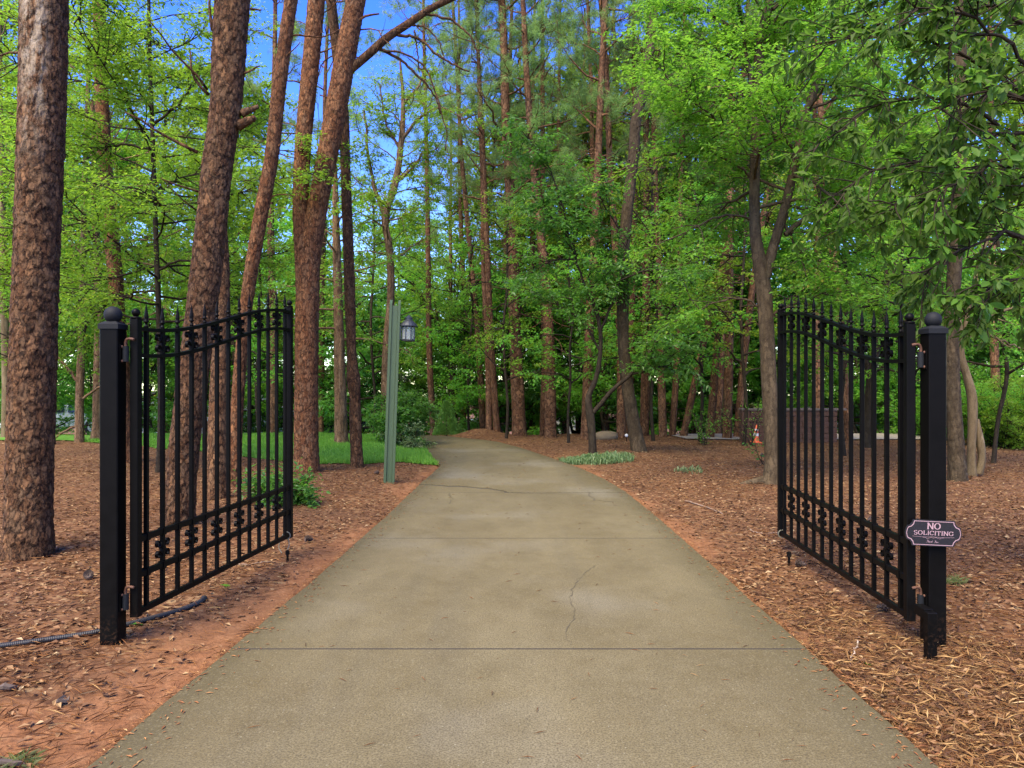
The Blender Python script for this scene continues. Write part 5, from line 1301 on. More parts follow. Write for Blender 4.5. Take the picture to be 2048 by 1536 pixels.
# ---- foreground oak reaching in from the right: big leaves, each its own piece
def leaf_mesh(seed):
    rg = np.random.default_rng(seed); g = G()
    n = 7; s = np.linspace(0, 1, n); wv = 0.23 * np.sin(np.pi * s ** 1.35) ** 0.75 * (1 + 0.14 * np.sin(s * 19 + seed)); wv[0] = 0.012; wv[-1] = 0.004
    cz = -0.16 * s ** 2 * (0.5 + rg.random()); fold = 0.05 + 0.05 * rg.random()
    c = np.c_[s, 0 * s, cz]; l_ = np.c_[s, wv, cz + fold * wv * 4]; r_ = np.c_[s, -wv, cz + fold * wv * 4]
    v = np.concatenate([c, l_, r_]); i = np.arange(n - 1)
    g.add(v, np.concatenate([np.stack([i, i + 1, i + n + 1, i + n], -1), np.stack([i, i + 2 * n, i + 2 * n + 1, i + 1], -1)]), a=rg.uniform(0.2, 0.9))
    tube(g, [(-0.12, 0, 0.01), (0, 0, 0)], 0.008, 3, False, a=0.8)
    return g.mesh('leaf', LEAF_OAK, True)
def oak():
    rg = np.random.default_rng(77)
    base = np.array([4.25, 5.6, gz1(4.25, 5.6)])
    t = thing('oak_tree', 'large-leaved oak reaching in from the right picture edge', 'tree', base)
    gt, gc = G(), G()
    bark(gt, np.array([[4.25, 5.6, base[2] - 0.2, 0.2], [4.3, 5.65, 1.5, 0.17], [4.28, 5.7, 4.0, 0.15], [4.2, 5.8, 7.5, 0.1]]), 36, 0.05, 99, 0.3, (0.06, 0.12), 0.012, 8, 0.08)
    specs = [([(2140, 420), (2048, 262), (2005, 262), (1960, 275), (1900, 300), (1830, 320), (1740, 350), (1690, 385)], 5.7, 5.2), ([(2150, 300), (2040, 180), (1960, 130), (1880, 90), (1800, 60), (1720, 70), (1650, 95)], 5.8, 5.4),
             ([(2150, 200), (2060, 60), (1980, 10), (1880, -20), (1790, -10)], 5.8, 5.5), ([(2150, 500), (2060, 400), (1980, 395), (1900, 400), (1830, 395), (1790, 410)], 5.6, 5.0), ([(2150, 600), (2080, 500), (2020, 470), (1940, 500), (1880, 530), (1840, 570)], 5.5, 4.9),
             ([(2150, 400), (2050, 310), (1950, 215), (1850, 195), (1770, 205), (1700, 240), (1640, 285)], 5.8, 5.4), ([(2150, 250), (2060, 130), (1980, 60), (1900, 20), (1830, 15)], 5.3, 4.9), ([(2160, 640), (2090, 560), (2020, 560), (1960, 590)], 5.2, 4.8),
             ([(2150, 350), (2080, 220), (2010, 180), (1930, 190), (1870, 230)], 5.0, 4.7), ([(2150, 440), (2080, 340), (2000, 330), (1930, 350), (1880, 390)], 5.1, 4.7), ([(2160, 120), (2080, -20), (2000, -60), (1900, -80)], 5.2, 5.0)]
    tw = []
    for pts, ya, yb in specs:
        ys = np.linspace(ya, yb, len(pts)); c = np.array([P(a_, b_, y) for (a_, b_), y in zip(pts, ys)]); s_ = spline(c, 16); s_[1:-1] += rg.normal(0, 0.015, (14, 3))
        s_[0] = [4.28, 5.65, s_[0, 2] - 0.2]
        tube(gt, s_, np.linspace(0.020, 0.004, 16), 6, True, a=0.5)
        for k in range(34):
            i = rg.integers(4, 16); i = min(i, 15); tg = nrm(s_[i] - s_[i - 1])
            d0 = nrm(tg * 0.8 + rg.normal(0, 0.5, 3) + [-0.1, 0, -0.15]); p2 = limb_path(s_[i], d0, rg.uniform(0.2, 0.65), 4, rg, 0.22, -0.04)
            tube(gt, p2, np.linspace(0.006, 0.0025, 5), 4, False, a=0.5); tw.append(p2)
    pos, ax = [], []
    for p2 in tw:
        for k in range(rg.integers(12, 20)):
            f = 4 * (0.3 + 0.7 * rg.random() ** 0.6); i = min(int(f), 3); p = p2[i] + (p2[i + 1] - p2[i]) * (f - i)
            pos.append(p); ax.append(nrm(nrm(p2[i + 1] - p2[i]) * 0.7 + rg.normal(0, 0.6, 3) + [0, 0, -0.55]))
    pos, ax = np.array(pos), np.array(ax); n = len(pos)
    lm = [leaf_mesh(s_) for s_ in (1, 2, 3, 4, 5, 6)]
    px = 1024 + FPX * pos[:, 0] / pos[:, 1]; py = 768 - FPX * (pos[:, 2] - EYE) / pos[:, 1]
    vis = (px < 2060) & (py > -10); order = np.argsort(np.where(vis, pos[:, 1], 99))[:290]; single = np.zeros(n, bool); single[order] = True
    sz = rg.uniform(0.065, 0.11, n)
    rest = ~single
    cr = None
    tint = np.clip(rg.normal(0.5, 0.22, n), 0, 0.99)
    leaf_quads(gc, pos[rest], ax[rest], np.array([0, 0, 1.0]) + rg.normal(0, 0.4, (rest.sum(), 3)), sz[rest], 0.46, 0.06, 0.12, tint[rest])
    cr = shift(gc, base).obj('crown', LEAF_OAK, t, kind='stuff')
    for k in np.where(single)[0]:
        up = np.array([0, 0, 1.0]) + rg.normal(0, 0.45, 3); a_ = ax[k]; y_ = nrm(np.cross(up, a_)); z_ = np.cross(a_, y_)
        M = Matrix(np.c_[a_, y_, z_].tolist()).to_4x4()
        o = link('leaf', lm[k % 6], cr); o.matrix_local = Matrix.Translation(Vector((pos[k] - base).tolist())) @ M @ Matrix.Scale(float(sz[k]), 4)
    shift(gt, base).obj('trunk', BARK_DARK, t, True)
oak()

# ---- background woodland: dense rows of leafy trees
FEAT = [(-230, 'past the left picture edge'), (-90, 'just outside the left picture edge'), (10, 'at the left picture edge'), (80, 'behind the nearest pine'), (160, 'behind the slim smooth trunk'), (225, 'behind the left gate post'), (300, 'behind the near half of the left gate'), (400, 'behind the leaning pine'), (500, 'behind the slender tilting pine'), (560, 'behind the free end of the left gate'),
        (615, 'behind the twin-stemmed pine'), (683, 'behind the pale stringy trunk'), (725, 'behind the slim dark trunk'), (785, 'behind the green lamp post'), (840, 'behind the bare-stemmed shrub'), (868, 'behind the straight thin pine'), (905, 'behind the vase-shaped tree'), (945, 'behind the mulch mound'), (990, 'behind the two thin pines'), (1038, 'behind the stout reddish pine'), (1100, 'behind the stout speckled pine'),
        (1145, 'beside the white gabled house'), (1185, 'behind the small dark tree'), (1270, 'behind the dark leaning trunk'), (1335, 'behind the upright pair of pines'), (1400, 'behind the strongly tilting pine'), (1455, 'behind the third tilting pine'), (1510, 'behind the traffic cone'), (1550, 'behind the forked tree'), (1640, 'behind the far half of the right gate'), (1735, 'behind the grey forked trunk'), (1800, 'behind the near half of the right gate'),
        (1835, 'behind the hinges of the right gate'), (1870, 'behind the right gate post'), (1945, 'behind the pale smooth trunk'), (2010, 'behind the evergreen bushes'), (2060, 'at the right picture edge'), (2140, 'just outside the right picture edge'), (2270, 'past the right picture edge')]
def near_label(prefix, px, used):
    for p_, f_ in sorted(FEAT, key=lambda q: abs(q[0] - px)):
        if prefix + f_ not in used: used.add(prefix + f_); return prefix + f_
USED = set()
GB = 'background woodland trees'
rb = np.random.default_rng(12)
def hmax(px):   # how high (photo row) the woods may rise at a column
    return np.interp(px, [-200, 0, 300, 430, 520, 620, 760, 830, 900, 960, 1100, 1250, 1400, 2300], [-100, -60, 0, 60, 250, 280, 300, 380, 350, 240, 120, 60, -50, -100])
BW = []
for row_y, cnt in ((27.5, 8), (33, 10), (40, 11), (50, 13)):
    for k in range(cnt):
        px = -260 + (2560 / (cnt - 1)) * k + rb.uniform(-50, 50)
        BW.append((px, row_y + rb.uniform(-1.6, 1.6), {27.5: 'leafy first-row woodland tree ', 33: 'leafy second-row woodland tree ', 40: 'leafy tree deep in the woods ', 50: 'farthest leafy tree in the woods '}[row_y]))
for k, (px, Y, pre) in enumerate(BW):
    me = BROAD[int(rb.integers(0, 4))]; x = (px - 1024) / FPX * Y
    if XL(Y) - 2.2 < x < XR(Y) + 1.2 and Y < 33: continue
    top = P(px, hmax(px) + rb.uniform(0, 140), Y)[2] - gz1(x, Y)
    sc = float(np.clip(top / 12.5, 0.6, 1.55))
    put_tree('broadleaf_tree', near_label(pre, px, USED), 'tree', me, px, Y, sc, rb.uniform(0, 6.28), None, 1.0, GB)
for k, (px, Y, topy, lab) in enumerate([(985, 30.5, 200, 'tall leafy tree behind the two thin reddish pines'), (1090, 31, 150, 'tall leafy tree behind the stout speckled pine'), (1195, 30, 130, 'tall leafy tree behind the small dark tree'), (1290, 31, 100, 'tall leafy tree right of the dark leaning trunk'), (1385, 30, 60, 'tall leafy tree above the tilting pines')]):
    x = (px - 1024) / FPX * Y; sc = (P(px, topy, Y)[2] - gz1(x, Y)) / 13.0
    put_tree('broadleaf_tree', lab, 'tree', BROAD[(1, 3, 1, 3, 1)[k]], px, Y, float(sc), k * 1.9, None, 1.0, GB)
# lower understory trees between the trunks
GU = 'low understory trees at the edge of the woods'
for k, (px, Y) in enumerate([(80, 24), (180, 26), (310, 25.5), (420, 28), (500, 29), (640, 30), (700, 27), (745, 29), (960, 27.5), (1010, 26), (1060, 27), (1120, 27.5), (1150, 30), (1220, 26), (1290, 27), (1350, 26), (1400, 28), (1460, 26), (1530, 27), (1590, 25.5), (1660, 27), (1720, 24), (1790, 25), (1860, 23.5), (1930, 25), (2010, 27), (2080, 24), (20, 27), (870, 31), (930, 33), (790, 33),
                              (250, 30), (560, 33), (1080, 33), (1250, 33), (1430, 34), (1600, 33), (1800, 33), (1960, 33)]):
    put_tree('understory_tree', near_label('low bushy tree under the pines ' if Y < 29.5 else 'low bushy tree deeper in ', px, USED), 'tree', UNDER[k % 2], px, Y, float(rb.uniform(0.75, 1.2)), rb.uniform(0, 6.28), None, 1.0, GU)
AIRY = [broadleaf_variant(221, 7.5, 1.9, 0.26, LEAF_BRIGHT, BARK_DARK, 0.085, 20, (0.0, 0.6), 0.05, 10, 2.6, 6, 0.8, 0.25, dome, flat=0.85),
        broadleaf_variant(222, 6.4, 1.8, 0.30, LEAF_MID, BARK_DARK, 0.09, 18, (-0.1, 0.5), 0.045, 10, 2.8, 6, 0.8, 0.3, dome, flat=0.85)]
for k, (px, Y, sc, lab) in enumerate([(1012, 20.8, 0.85, 'airy sapling left of the stout reddish pine'), (1138, 19.0, 0.8, 'airy sapling left of the small dark tree'), (1308, 19.4, 0.95, 'airy sapling between the dark leaning trunk and the upright pair of pines'), (1398, 19.0, 1.0, 'airy sapling before the tilting pines'),
                                      (1486, 18.2, 0.9, 'airy sapling at the left end of the block wall'), (940, 24.5, 1.0, 'airy sapling behind the mulch mound'), (1690, 15.5, 0.85, 'airy sapling behind the middle of the right gate'), (1800, 14.5, 0.85, 'airy sapling left of the right gate post'), (745, 22.5, 0.95, 'airy sapling left of the tan trunk'), (520, 19.5, 0.85, 'airy sapling seen through the left gate'), (90, 15.5, 0.95, 'airy sapling right of the nearest pine'), (1985, 14.2, 0.9, 'airy sapling at far right behind the pale smooth trunk')]):
    put_tree('sapling_tree', lab, 'tree', AIRY[k % 2], px, Y, sc, k * 1.7, None, 1.0, 'airy saplings among the pines')
# far wall of the wood, one mass; brighter leaf colour stands in for sunlight
gw_, gl2 = G(), G()
n = 40000
x = rb.uniform(-75, 75, n); y = 62 + rb.uniform(-4, 4, n) + 0.002 * x * x; pxx = 1024 + x / y * FPX
top = EYE + (768 - np.clip(hmax(pxx) + 60, -50, 400)) / FPX * y
z = prof(y) + (top - prof(y)) * rb.random(n) ** 0.9 * (0.75 + 0.35 * vnoise(x * 0.35, y * 0, 3))
leaf_quads(gl2, np.stack([x, y, z], -1), rb.normal(0, 1, (n, 3)), rb.normal(0, 0.5, (n, 3)) + [0, -0.5, 0.7], rb.uniform(0.3, 0.55, n), 0.6, 0.06, 0.1, np.clip(vnoise(x * 0.8, z * 0.8, 4) + rb.normal(0, 0.1, n), 0, 0.95))
gl2.obj('far_wood', LEAF_BRIGHT, None, kind='stuff', label='far-off green wood closing the view between the trees', category='woods')

# ------------------------------------------------------------------ shrubs and low plants
def shrub(name, label, cat, x, y, h, rad, leafm, barkm, seed, stems=7, size=0.06, n2=5.0, f0=0.15, spread=0.5, droop=0.2, n3=6, m=9, bare=0.0, len2=0.4, wr=0.5):
    rg = np.random.default_rng(seed); z = gz1(x, y); base = np.array([x, y, z]); gt, gc = G(), G(); lb = []
    for k in range(stems):
        a = k * 2.4 + rg.random(); d0 = np.array([math.cos(a) * spread, math.sin(a) * spread, 1.0])
        p = base + [rg.normal(0, rad * 0.2), rg.normal(0, rad * 0.2), -0.03]
        lb.append((limb_path(p, nrm(d0), h * rg.uniform(0.75, 1.05), 7, rg, 0.14, 0.02), np.linspace(0.014, 0.004, 8)))
    grow(gt, gc, lb, rg, n2, len2, n3, 0.2, m, size, wr, droop, max(bare, f0), 0.4)
    t = thing(name, label, cat, base)
    shift(gt, base).obj('stem', barkm, t); shift(gc, base).obj('foliage', leafm, t)
    return t
shrub('nandina_shrub', 'leggy dark shrub with bare stems at the driveway edge behind the lamp post', 'shrub', -2.48, 18.6, 1.45, 0.45, LEAF_DARK, BARK_DARK, 51, 11, 0.06, 7, 0.42, 0.30, 0.3, 7, 10, 0.42, 0.36)
shrub('evergreen_shrub', 'dense dark evergreen shrub touching the green lamp post', 'shrub', -2.92, 18.2, 0.95, 0.4, LEAF_DARK, BARK_DARK, 52, 13, 0.07, 8, 0.05, 0.28, 0.2, 7, 10, 0.0, 0.34)
shrub('pale_shrub', 'small pale green shrub under the bare-stemmed shrub', 'shrub', -2.56, 18.0, 0.5, 0.3, LIRIOPE, BARK_GREY, 53, 9, 0.06, 9, 0.1, 0.6, 0.2, 6, 9, 0.0, 0.2)
shrub('groundcover_clump', 'low grey-green clump where the lawn meets the driveway', 'shrub', -2.22, 17.4, 0.28, 0.3, LIRIOPE, BARK_GREY, 54, 9, 0.06, 10, 0.1, 0.9, 0.2, 6, 9, 0.0, 0.18)
gx, gy = gp(560, 1012)
shrub('laurel_shrub', 'low leafy shrub behind the free end of the left gate', 'shrub', gx, gy, 0.36, 0.34, LEAF_DARK, BARK_DARK, 55, 15, 0.065, 11, 0.1, 1.1, 0.1, 6, 9, 0.0, 0.22)
shrub('sapling', 'thin leafy sapling before the tilting pines', 'shrub', *gp(1410, 892), 0.75, 0.3, LEAF_MID, BARK_GREY, 56, 8, 0.055, 3.5, 0.1, 0.7, 0.1, 3, 6, 0.0, 0.3)
shrub('sapling', 'twiggy sapling in front of the brown block wall', 'shrub', *gp(1500, 893), 1.1, 0.3, LEAF_MID, BARK_DARK, 57, 7, 0.06, 2.2, 0.2, 0.5, 0.1, 2, 4, 0.0, 0.4)
shrub('sapling', 'sparse weed sprouting left of the forked tree', 'shrub', *gp(1530, 935), 0.45, 0.15, LEAF_DARK, BARK_DARK, 58, 4, 0.08, 3, 0.2, 0.5, 0.1, 2, 4, 0.0, 0.2)
for k, (px, Y, h_, rd) in enumerate([(1985, 18.4, 1.5, 1.0), (2045, 17.6, 1.6, 1.1), (1925, 20.2, 1.6, 1.0), (2110, 18.5, 1.9, 1.2), (1850, 21.5, 1.3, 0.9)]):
    shrub('evergreen_bush', ['rounded evergreen bush right of the pale smooth trunk', 'evergreen bush at the right picture edge', 'evergreen bush behind the pale smooth trunk', 'tall evergreen bush just past the right edge', 'evergreen bush showing left of the right gate post'][k], 'bush',
          (px - 1024) / FPX * Y, Y, h_, rd, LEAF_BRIGHT if k % 2 else LEAF_MID, BARK_DARK, 60 + k, 22, 0.06, 7, 0.02, 0.75, 0.1, 7, 9, 0.0, 0.45)
# bright young conifer at the end of the drive
def conifer():
    rg = np.random.default_rng(70); Y = 23.5; x = (893 - 1024) / FPX * Y; z = gz1(x, Y); base = np.array([x, Y, z]); gt, gc = G(), G()
    H = 1.05; n = 5200; hh = rg.random(n) ** 1.5 * H; a = rg.uniform(0, 6.28, n); rr = (0.36 * (1 - hh / H) ** 0.85 + 0.02) * (0.55 + 0.5 * rg.random(n) ** 0.5) * (0.75 + 0.6 * vnoise(a * 2.2, hh * 7, 4)) * (1 + 0.2 * np.sin(a * 5 + hh * 9))
    p = base + np.stack([rr * np.cos(a), rr * np.sin(a), hh + 0.05], -1); A = np.stack([np.cos(a), np.sin(a), 0.9 + 0 * a], -1) + rg.normal(0, 0.35, (n, 3))
    leaf_quads(gc, p, A, rg.normal(0, 1, (n, 3)), rg.uniform(0.04, 0.09, n), 0.3, 0.05, 0.05, np.clip(rg.normal(0.55, 0.2, n), 0, 1))
    tube(gt, [base, base + [0, 0, H]], [0.025, 0.005], 6)
    t = thing('young_conifer', 'small bright green cone-shaped conifer at the end of the driveway', 'tree', base)
    shift(gt, base).obj('trunk', BARK_GREY, t); shift(gc, base).obj('foliage', LEAF_CEDAR, t)
conifer()
def blades(name, label, cat, cx, cy_, rx, ry, n, hgt, mat, seed):
    rg = np.random.default_rng(seed); a = rg.uniform(0, 6.28, n); r_ = np.sqrt(rg.random(n)) * (0.85 + 0.3 * vnoise(np.cos(a) * 2 + 5, np.sin(a) * 2 + 5, seed)); x = cx + rx * r_ * np.cos(a); y = cy_ + ry * r_ * np.sin(a)
    keep = rg.random(n) < 0.25 + 0.9 * vnoise(x * 5, y * 5, seed + 2); x, y = x[keep], y[keep]; n = len(x)
    th = rg.uniform(0, 6.28, n); L = hgt * rg.uniform(0.35, 1.3, n) * (0.6 + 0.7 * vnoise(x * 4, y * 4, seed)); b0 = np.stack([x, y, gz(x, y)], -1); o = np.stack([np.cos(th), np.sin(th), 0 * th], -1); sd = np.stack([-np.sin(th), np.cos(th), 0 * th], -1) * 0.006
    p1 = b0 + o * (L * 0.3)[:, None] + [0, 0, 1] * (L * 0.75)[:, None]; p2 = b0 + o * (L * 0.85)[:, None] + [0, 0, 1] * (L * rg.uniform(0.35, 0.8, n))[:, None]
    v = np.stack([b0 - sd, b0 + sd, p1 + sd, p1 - sd, p2], 1).reshape(-1, 3); k = np.arange(n)[:, None] * 5
    g = G(); g.add(v, k + [0, 1, 2, 3], k + [3, 2, 4], a=np.repeat(rg.random(n), 5)); g.obj(name, mat, None, kind='stuff', label=label, category=cat)
cx, cy_ = gp(1193, 922)
blades('liriope', 'pale grey-green grassy patch round the small dark tree', 'liriope', cx, cy_, 0.82, 0.6, 3600, 0.13, LIRIOPE, 81)
blades('weed_tuft', 'small pale weed patch in the mulch before the right gate', 'weeds', *gp(1380, 944), 0.25, 0.4, 160, 0.08, LIRIOPE, 82)

# ------------------------------------------------------------------ block wall and cone
def block_wall():
    x0, Y = (1481 - 1024) / FPX * 19.2, 19.2; z0 = gz1(x0 + 0.8, Y) - 0.05
    t = thing('block_wall', 'low brown block wall across the clearing behind the forked tree', 'wall', (x0, Y, z0))
    ch = 0.145; rg = np.random.default_rng(4)
    bm_ = []
    for s_ in range(3):
        g = G(); cbox(g, (0, 0, 0), (0.435, 0.22, ch - 0.008), 0.008); bm_.append(g.mesh('block', BLOCK))
    g = G(); cbox(g, (0, 0, 0), (0.210, 0.22, ch - 0.008), 0.008); half_ = g.mesh('block', BLOCK)
    for c in range(6):
        for k in range(5):
            off = 0.2215 if c % 2 else 0.0
            link('block', bm_[(c + k) % 3], t, (0.22 + k * 0.443 + off, rg.normal(0, 0.006), c * ch + ch / 2))
        link('block', half_, t, (0.107 if c % 2 else 0.22 + 5 * 0.443 - 0.112, 0, c * ch + ch / 2))
    for k in range(4):
        g = G(); cbox(g, (0, 0, 0), (0.66, 0.28, 0.05), 0.006); g.obj('cap_stone', CAPB, t).location = (0.32 + k * 0.67, 0, 6 * ch + 0.026)
block_wall()
def cone():
    x, Y = gp(1511, 887); z = gz1(x, Y)
    t = thing('traffic_cone', 'orange and white traffic cone beside the brown block wall', 'cone', (x, Y, z), (0, R(4), 0))
    g = G(); cbox(g, (0, 0, 0.015), (0.26, 0.26, 0.03), 0.006); g.obj('foot', ORANGE, t)
    rad = lambda h: 0.095 - 0.075 * h / 0.45
    segs = [(0.03, 0.17, ORANGE, 'body'), (0.17, 0.245, WHITE, 'reflective_band'), (0.245, 0.30, ORANGE, 'body'), (0.30, 0.35, WHITE, 'reflective_band'), (0.35, 0.45, ORANGE, 'body')]
    for a_, b_, m, nm in segs:
        e = 0.002 if m is WHITE else 0
        g = G(); lathe(g, [(rad(a_) + e, a_), (rad(b_) + e, b_)] + ([(0.001, b_ + 0.004)] if b_ > 0.44 else []), seg=20); g.obj(nm, m, t, True)
cone()

# ------------------------------------------------------------------ houses and vehicles glimpsed behind the woods
def house(label, X, Y, W, D, H, rise, zb, rz=0.0, windows=((-0.25, 0.5), (0.25, 0.5))):
    t = thing('white_house', label, 'house', (X, Y, zb), (0, 0, rz))
    g = G(); v = [[-W / 2, 0, 0], [W / 2, 0, 0], [W / 2, D, 0], [-W / 2, D, 0], [-W / 2, 0, H], [W / 2, 0, H], [W / 2, D, H], [-W / 2, D, H], [0, 0, H + rise], [0, D, H + rise]]
    g.add(v, [[0, 1, 5, 4], [2, 3, 7, 6], [1, 2, 6, 5], [3, 0, 4, 7]], [[4, 5, 8], [6, 7, 9]]); wl = g.obj('wall', SIDING, t)
    for k in range(int(H / 0.2)):
        g = G(); box(g, (0, -0.012, 0.1 + k * 0.2), (W - 0.02, 0.022, 0.15)); g.obj('siding_board', SIDING, wl)
    for s_ in (-1, 1):
        g = G(); e = 0.35; n = np.array([s_ * rise, 0, W / 2]); n = n / np.linalg.norm(n) * 0.12
        a = np.array([0, -e, H + rise + 0.0]); b = np.array([s_ * (W / 2 + e), -e, H - rise * e / (W / 2)]); c = b + [0, D + 2 * e, 0]; d_ = a + [0, D + 2 * e, 0]
        q4 = [a, b, c, d_]; g.add(np.array(q4 + [p + n for p in q4]), BQ); g.obj('roof_slope', ROOFM, t)
    for wx, wz in windows:
        g = G(); box(g, (wx * W, -0.04, wz * H), (0.95, 0.03, 1.25)); wn = g.obj('window', WHITE, t)
        g = G(); box(g, (wx * W, -0.058, wz * H), (0.78, 0.012, 1.06)); g.obj('pane', CARG, wn)
    return t
Yh = 44.0
house('white gabled house glimpsed through the pines right of the driveway', (1120 - 1024) / FPX * Yh, Yh, 4.6, 7, 1.9, 1.3, float(prof(Yh)) - 0.2, -0.15, ((-0.3, 0.5),))
Yh = 46.0
house('white house glimpsed through the pickets of the left gate', (440 - 1024) / FPX * Yh, Yh, 9.5, 7, 2.4, 1.6, float(prof(Yh)), 0.1, ((-0.32, 0.5), (0.1, 0.5), (0.36, 0.5)))
def vehicle(label, X, Y, zb, L, paint, rz, cat='car', tall=1.0):
    t = thing('parked_car', label, cat, (X, Y, zb), (0, 0, rz))
    pr = np.array([(-0.5, 0.32), (-0.495, 0.62), (-0.40, 0.78), (-0.26, 0.86), (-0.13, 1.28), (0.0, 1.42), (0.22, 1.42), (0.38, 1.25), (0.49, 0.92), (0.5, 0.35), (0.36, 0.28), (-0.36, 0.28)]) * [L, tall]
    bm = bmesh.new(); vs = [bm.verts.new((x, -0.85, z)) for x, z in pr]; f = bm.faces.new(vs); r_ = bmesh.ops.extrude_face_region(bm, geom=[f])
    for v in r_['geom']:
        if isinstance(v, bmesh.types.BMVert): v.co.y = 0.85
    for v in bm.verts:
        if v.co.z > 0.95 * tall: v.co.y *= 0.82
    bmesh.ops.bevel(bm, geom=bm.edges[:], offset=0.06, segments=2, affect='EDGES'); bmesh.ops.recalc_face_normals(bm, faces=bm.faces)
    me = bpy.data.meshes.new('body'); bm.to_mesh(me); bm.free(); me.materials.append(paint); link('body', me, t)
    for a_, b_ in ((-0.12, 0.06), (0.09, 0.32)):
        g = G(); v = np.array([[a_ * L + 0.02, -0.845, 0.92], [b_ * L, -0.845, 0.92], [b_ * L - 0.05, -0.745, 1.33], [a_ * L + (0.25 if a_ < 0 else 0.02), -0.745, 1.33]]) * [1, 1, tall]
        g.add(np.concatenate([v, v + [0, 0.05, 0]]), BQ); g.obj('side_window', CARG, t)
    for s_ in (-0.31, 0.31):
        for y in (-0.78, 0.78):
            g = G(); lathe(g, [(0.001, -0.1), (0.30, -0.1), (0.33, -0.07), (0.33, 0.07), (0.30, 0.1), (0.001, 0.1)], (s_ * L, y, 0.33), 18, np.array([[1, 0, 0], [0, 0, 1], [0, -1, 0]])); wh = g.obj('wheel', TYRE, t)
            g = G(); lathe(g, [(0.001, -0.115), (0.19, -0.11), (0.20, -0.09)], (s_ * L, y, 0.33), 14, np.array([[1, 0, 0], [0, 0, 1], [0, -1, 0]])); g.obj('rim', CARW, wh)
    g = G(); box(g, (0.495 * L, -0.6, 0.8 * tall), (0.05, 0.35, 0.14)); g.obj('tail_light', REDL, t)
    return t
for px, Y, L, pt, rz, lab in ((640, 31, 4.4, CARB, 0.1, 'dark parked car glimpsed between the trunks beyond the lawn'), (130, 30, 4.2, CARW, 0.2, 'silver parked car beyond the slim trunk at far left'),
                              (1012, 36, 4.4, CARW, -0.1, 'pale parked car glimpsed right of the driveway bend'), (1642, 27, 4.8, CARW, 0.15, 'white parked car seen through the right gate')):
    X = (px - 1024) / FPX * Y; vehicle(lab, X, Y, gz1(X, Y), L, pt, rz)

# ------------------------------------------------------------------ small things
def boulder(label, px, py, w_, h, seed):
    x, Y = gp(px, py); z = gz1(x, Y); bm = bmesh.new(); bmesh.ops.create_icosphere(bm, subdivisions=3, radius=1.0); rg = np.random.default_rng(seed)
    for v in bm.verts:
        k = 1 + 0.25 * (float(vnoise(np.array([v.co.x * 1.6 + 7 + seed]), np.array([v.co.y * 1.6 + v.co.z * 2 + 4]))[0]) - 0.5)
        c = v.co * k; c = Vector([math.copysign(abs(t_) ** 0.75, t_) for t_ in c]); v.co = Vector((c.x * w_ / 2, c.y * w_ / 3, c.z * h * 0.62 + h * 0.35))
    me = bpy.data.meshes.new('boulder'); bm.to_mesh(me); bm.free(); me.materials.append(STONE); me.polygons.foreach_set('use_smooth', [True] * len(me.polygons))
    link('boulder', me, None, (x, Y, z), label=label, category='rock')
boulder('low tan boulder lying between the pines across the clearing', 1213, 878, 0.66, 0.22, 2)
def cone_mesh():
    g = G()
    for r_ in range(7):
        z = 0.008 + r_ * 0.0085; rad = 0.024 * math.sin(math.pi * (r_ + 1.2) / 9)
        for k in range(8):
            a = k * math.pi / 4 + r_ * 0.4; d_ = np.array([math.cos(a), math.sin(a), 0.5]); c = np.array([0, 0, z]); s_ = np.array([-math.sin(a), math.cos(a), 0]) * 0.007
            g.add([c - s_, c + s_, c + d_ * rad * 1.25 + s_ * 0.8 , c + d_ * rad * 1.25 - s_ * 0.8, c + d_ * rad + [0, 0, -0.006]], [[0, 1, 2, 3]], [[3, 2, 4]])
    lathe(g, [(0.001, 0.0), (0.011, 0.01), (0.013, 0.04), (0.001, 0.072)], seg=8)
    return g.mesh('pine_cone', CONE_P)
PC = cone_mesh()
for px, py, lab in ((1613, 1137, 'pine cone lying below the right gate rails'), (1752, 1224, 'pine cone near the hinges of the right gate'), (180, 1153, 'pine cone lying left of the left gate post'), (627, 1080, 'pine cone on the clay at the free end of the left gate'), (1520, 915, 'pine cone left of the forked tree'), (748, 951, 'pine cone left of the lamp post base'), (1735, 1052, 'pine cone behind the right gate pickets')):
    x, Y = gp(px, py); link('pine_cone', PC, None, (x, Y, gz1(x, Y) + 0.028), (R(80), 0, px * 0.7), 1.25, label=lab, category='pine cone', group='pine cones on the ground')
def stick(label, pts, r0, mat=STICK, name='fallen_stick'):
    c = np.array([(*gp(px, py), 0) for px, py in pts], float); c[:, 2] = [gz1(a_, b_) + 0.012 for a_, b_ in c[:, :2]]; s_ = spline(c, 16); rg = np.random.default_rng(int(pts[0][0])); s_ += rg.normal(0, 0.004, s_.shape)
    g = G(); tube(g, s_, np.linspace(r0, r0 * 0.5, 16), 6); g.obj(name, mat, None, label=label, category='stick')
stick('forked grey stick on the clay right of the driveway', [(1370, 1003), (1410, 1015), (1445, 1030)], 0.010)
stick('pale curved stick in the shredded mulch', [(1718, 1272), (1712, 1290), (1703, 1305), (1702, 1322)], 0.006, m_plain('pale_stick', (0.42, 0.34, 0.26), 0.7))
stick('thin twig lying on the mulch below the right gate', [(1500, 1065), (1530, 1072), (1556, 1071)], 0.006)
stick('thin twig lying below the left gate rails', [(470, 1132), (510, 1128), (545, 1120)], 0.007)
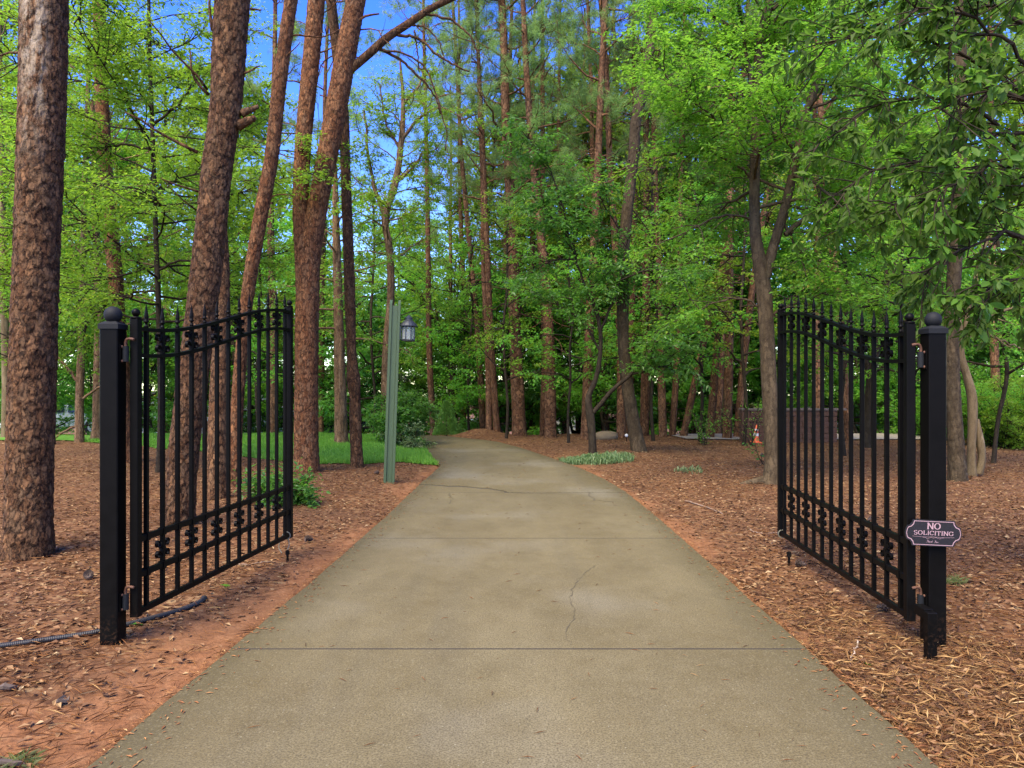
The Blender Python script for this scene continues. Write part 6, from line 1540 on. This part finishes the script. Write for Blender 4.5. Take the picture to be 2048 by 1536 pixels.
stick('short twig lying on the concrete at lower left', [(398, 1371), (415, 1369), (430, 1367)], 0.003)
def chunk(label, px, py, sx, sy, rz, seed):
    x, Y = gp(px, py); rg = np.random.default_rng(seed); a = np.sort(rg.uniform(0, 6.28, 9)); o = np.c_[np.cos(a) * sx, np.sin(a) * sy] * rg.uniform(0.75, 1.1, (9, 1))
    bm = bmesh.new(); f = bm.faces.new([bm.verts.new((p[0], p[1], 0.012 + 0.02 * rg.random())) for p in o]); r_ = bmesh.ops.extrude_face_region(bm, geom=[f])
    for v in r_['geom']:
        if isinstance(v, bmesh.types.BMVert): v.co.z -= 0.014
    bmesh.ops.recalc_face_normals(bm, faces=bm.faces); me = bpy.data.meshes.new('bark_piece'); bm.to_mesh(me); bm.free(); me.materials.append(BARKCHUNK)
    link('bark_piece', me, None, (x, Y, gz1(x, Y) + 0.006), (0.1, 0.1, rz), label=label, category='bark')
chunk('grey bark piece at the bottom left corner', 18, 1525, 0.07, 0.03, 0.2, 1); chunk('grey bark piece near the left edge above the weeds', 12, 1386, 0.05, 0.02, 0.3, 2); chunk('curled grey bark piece on the bare clay patch', 128, 1400, 0.035, 0.025, 0.8, 3)
# solar light and white pipe stub glimpsed by the pines
x, Y = gp(1253, 884); t = thing('garden_light', 'tiny round white garden light at the foot of the pines', 'light', (x, Y, gz1(x, Y)))
g = G(); tube(g, [(0, 0, -0.05), (0, 0, 0.12)], 0.01, 6); g.obj('stake', BLACK, t); g = G(); ball(g, (0, 0, 0.15), 0.045, 14, 10); g.obj('globe', WHITE, t, True)
# a few green leaves dropped on the ground
fl = leaf_mesh(9); fl.materials[0] = LEAF_MID
for px, py, lab in ((440, 1172, 'green leaf lying under the left gate'), (265, 1258, 'pale green leaf lying on the black pipe by the left post'), (1742, 1327, 'green leaf lying in the shredded mulch')):
    x, Y = gp(px, py); link('fallen_leaf', fl, None, (x, Y, gz1(x, Y) + 0.02), (0.2, 0.15, px * 1.0), 0.09, label=lab, category='leaf')
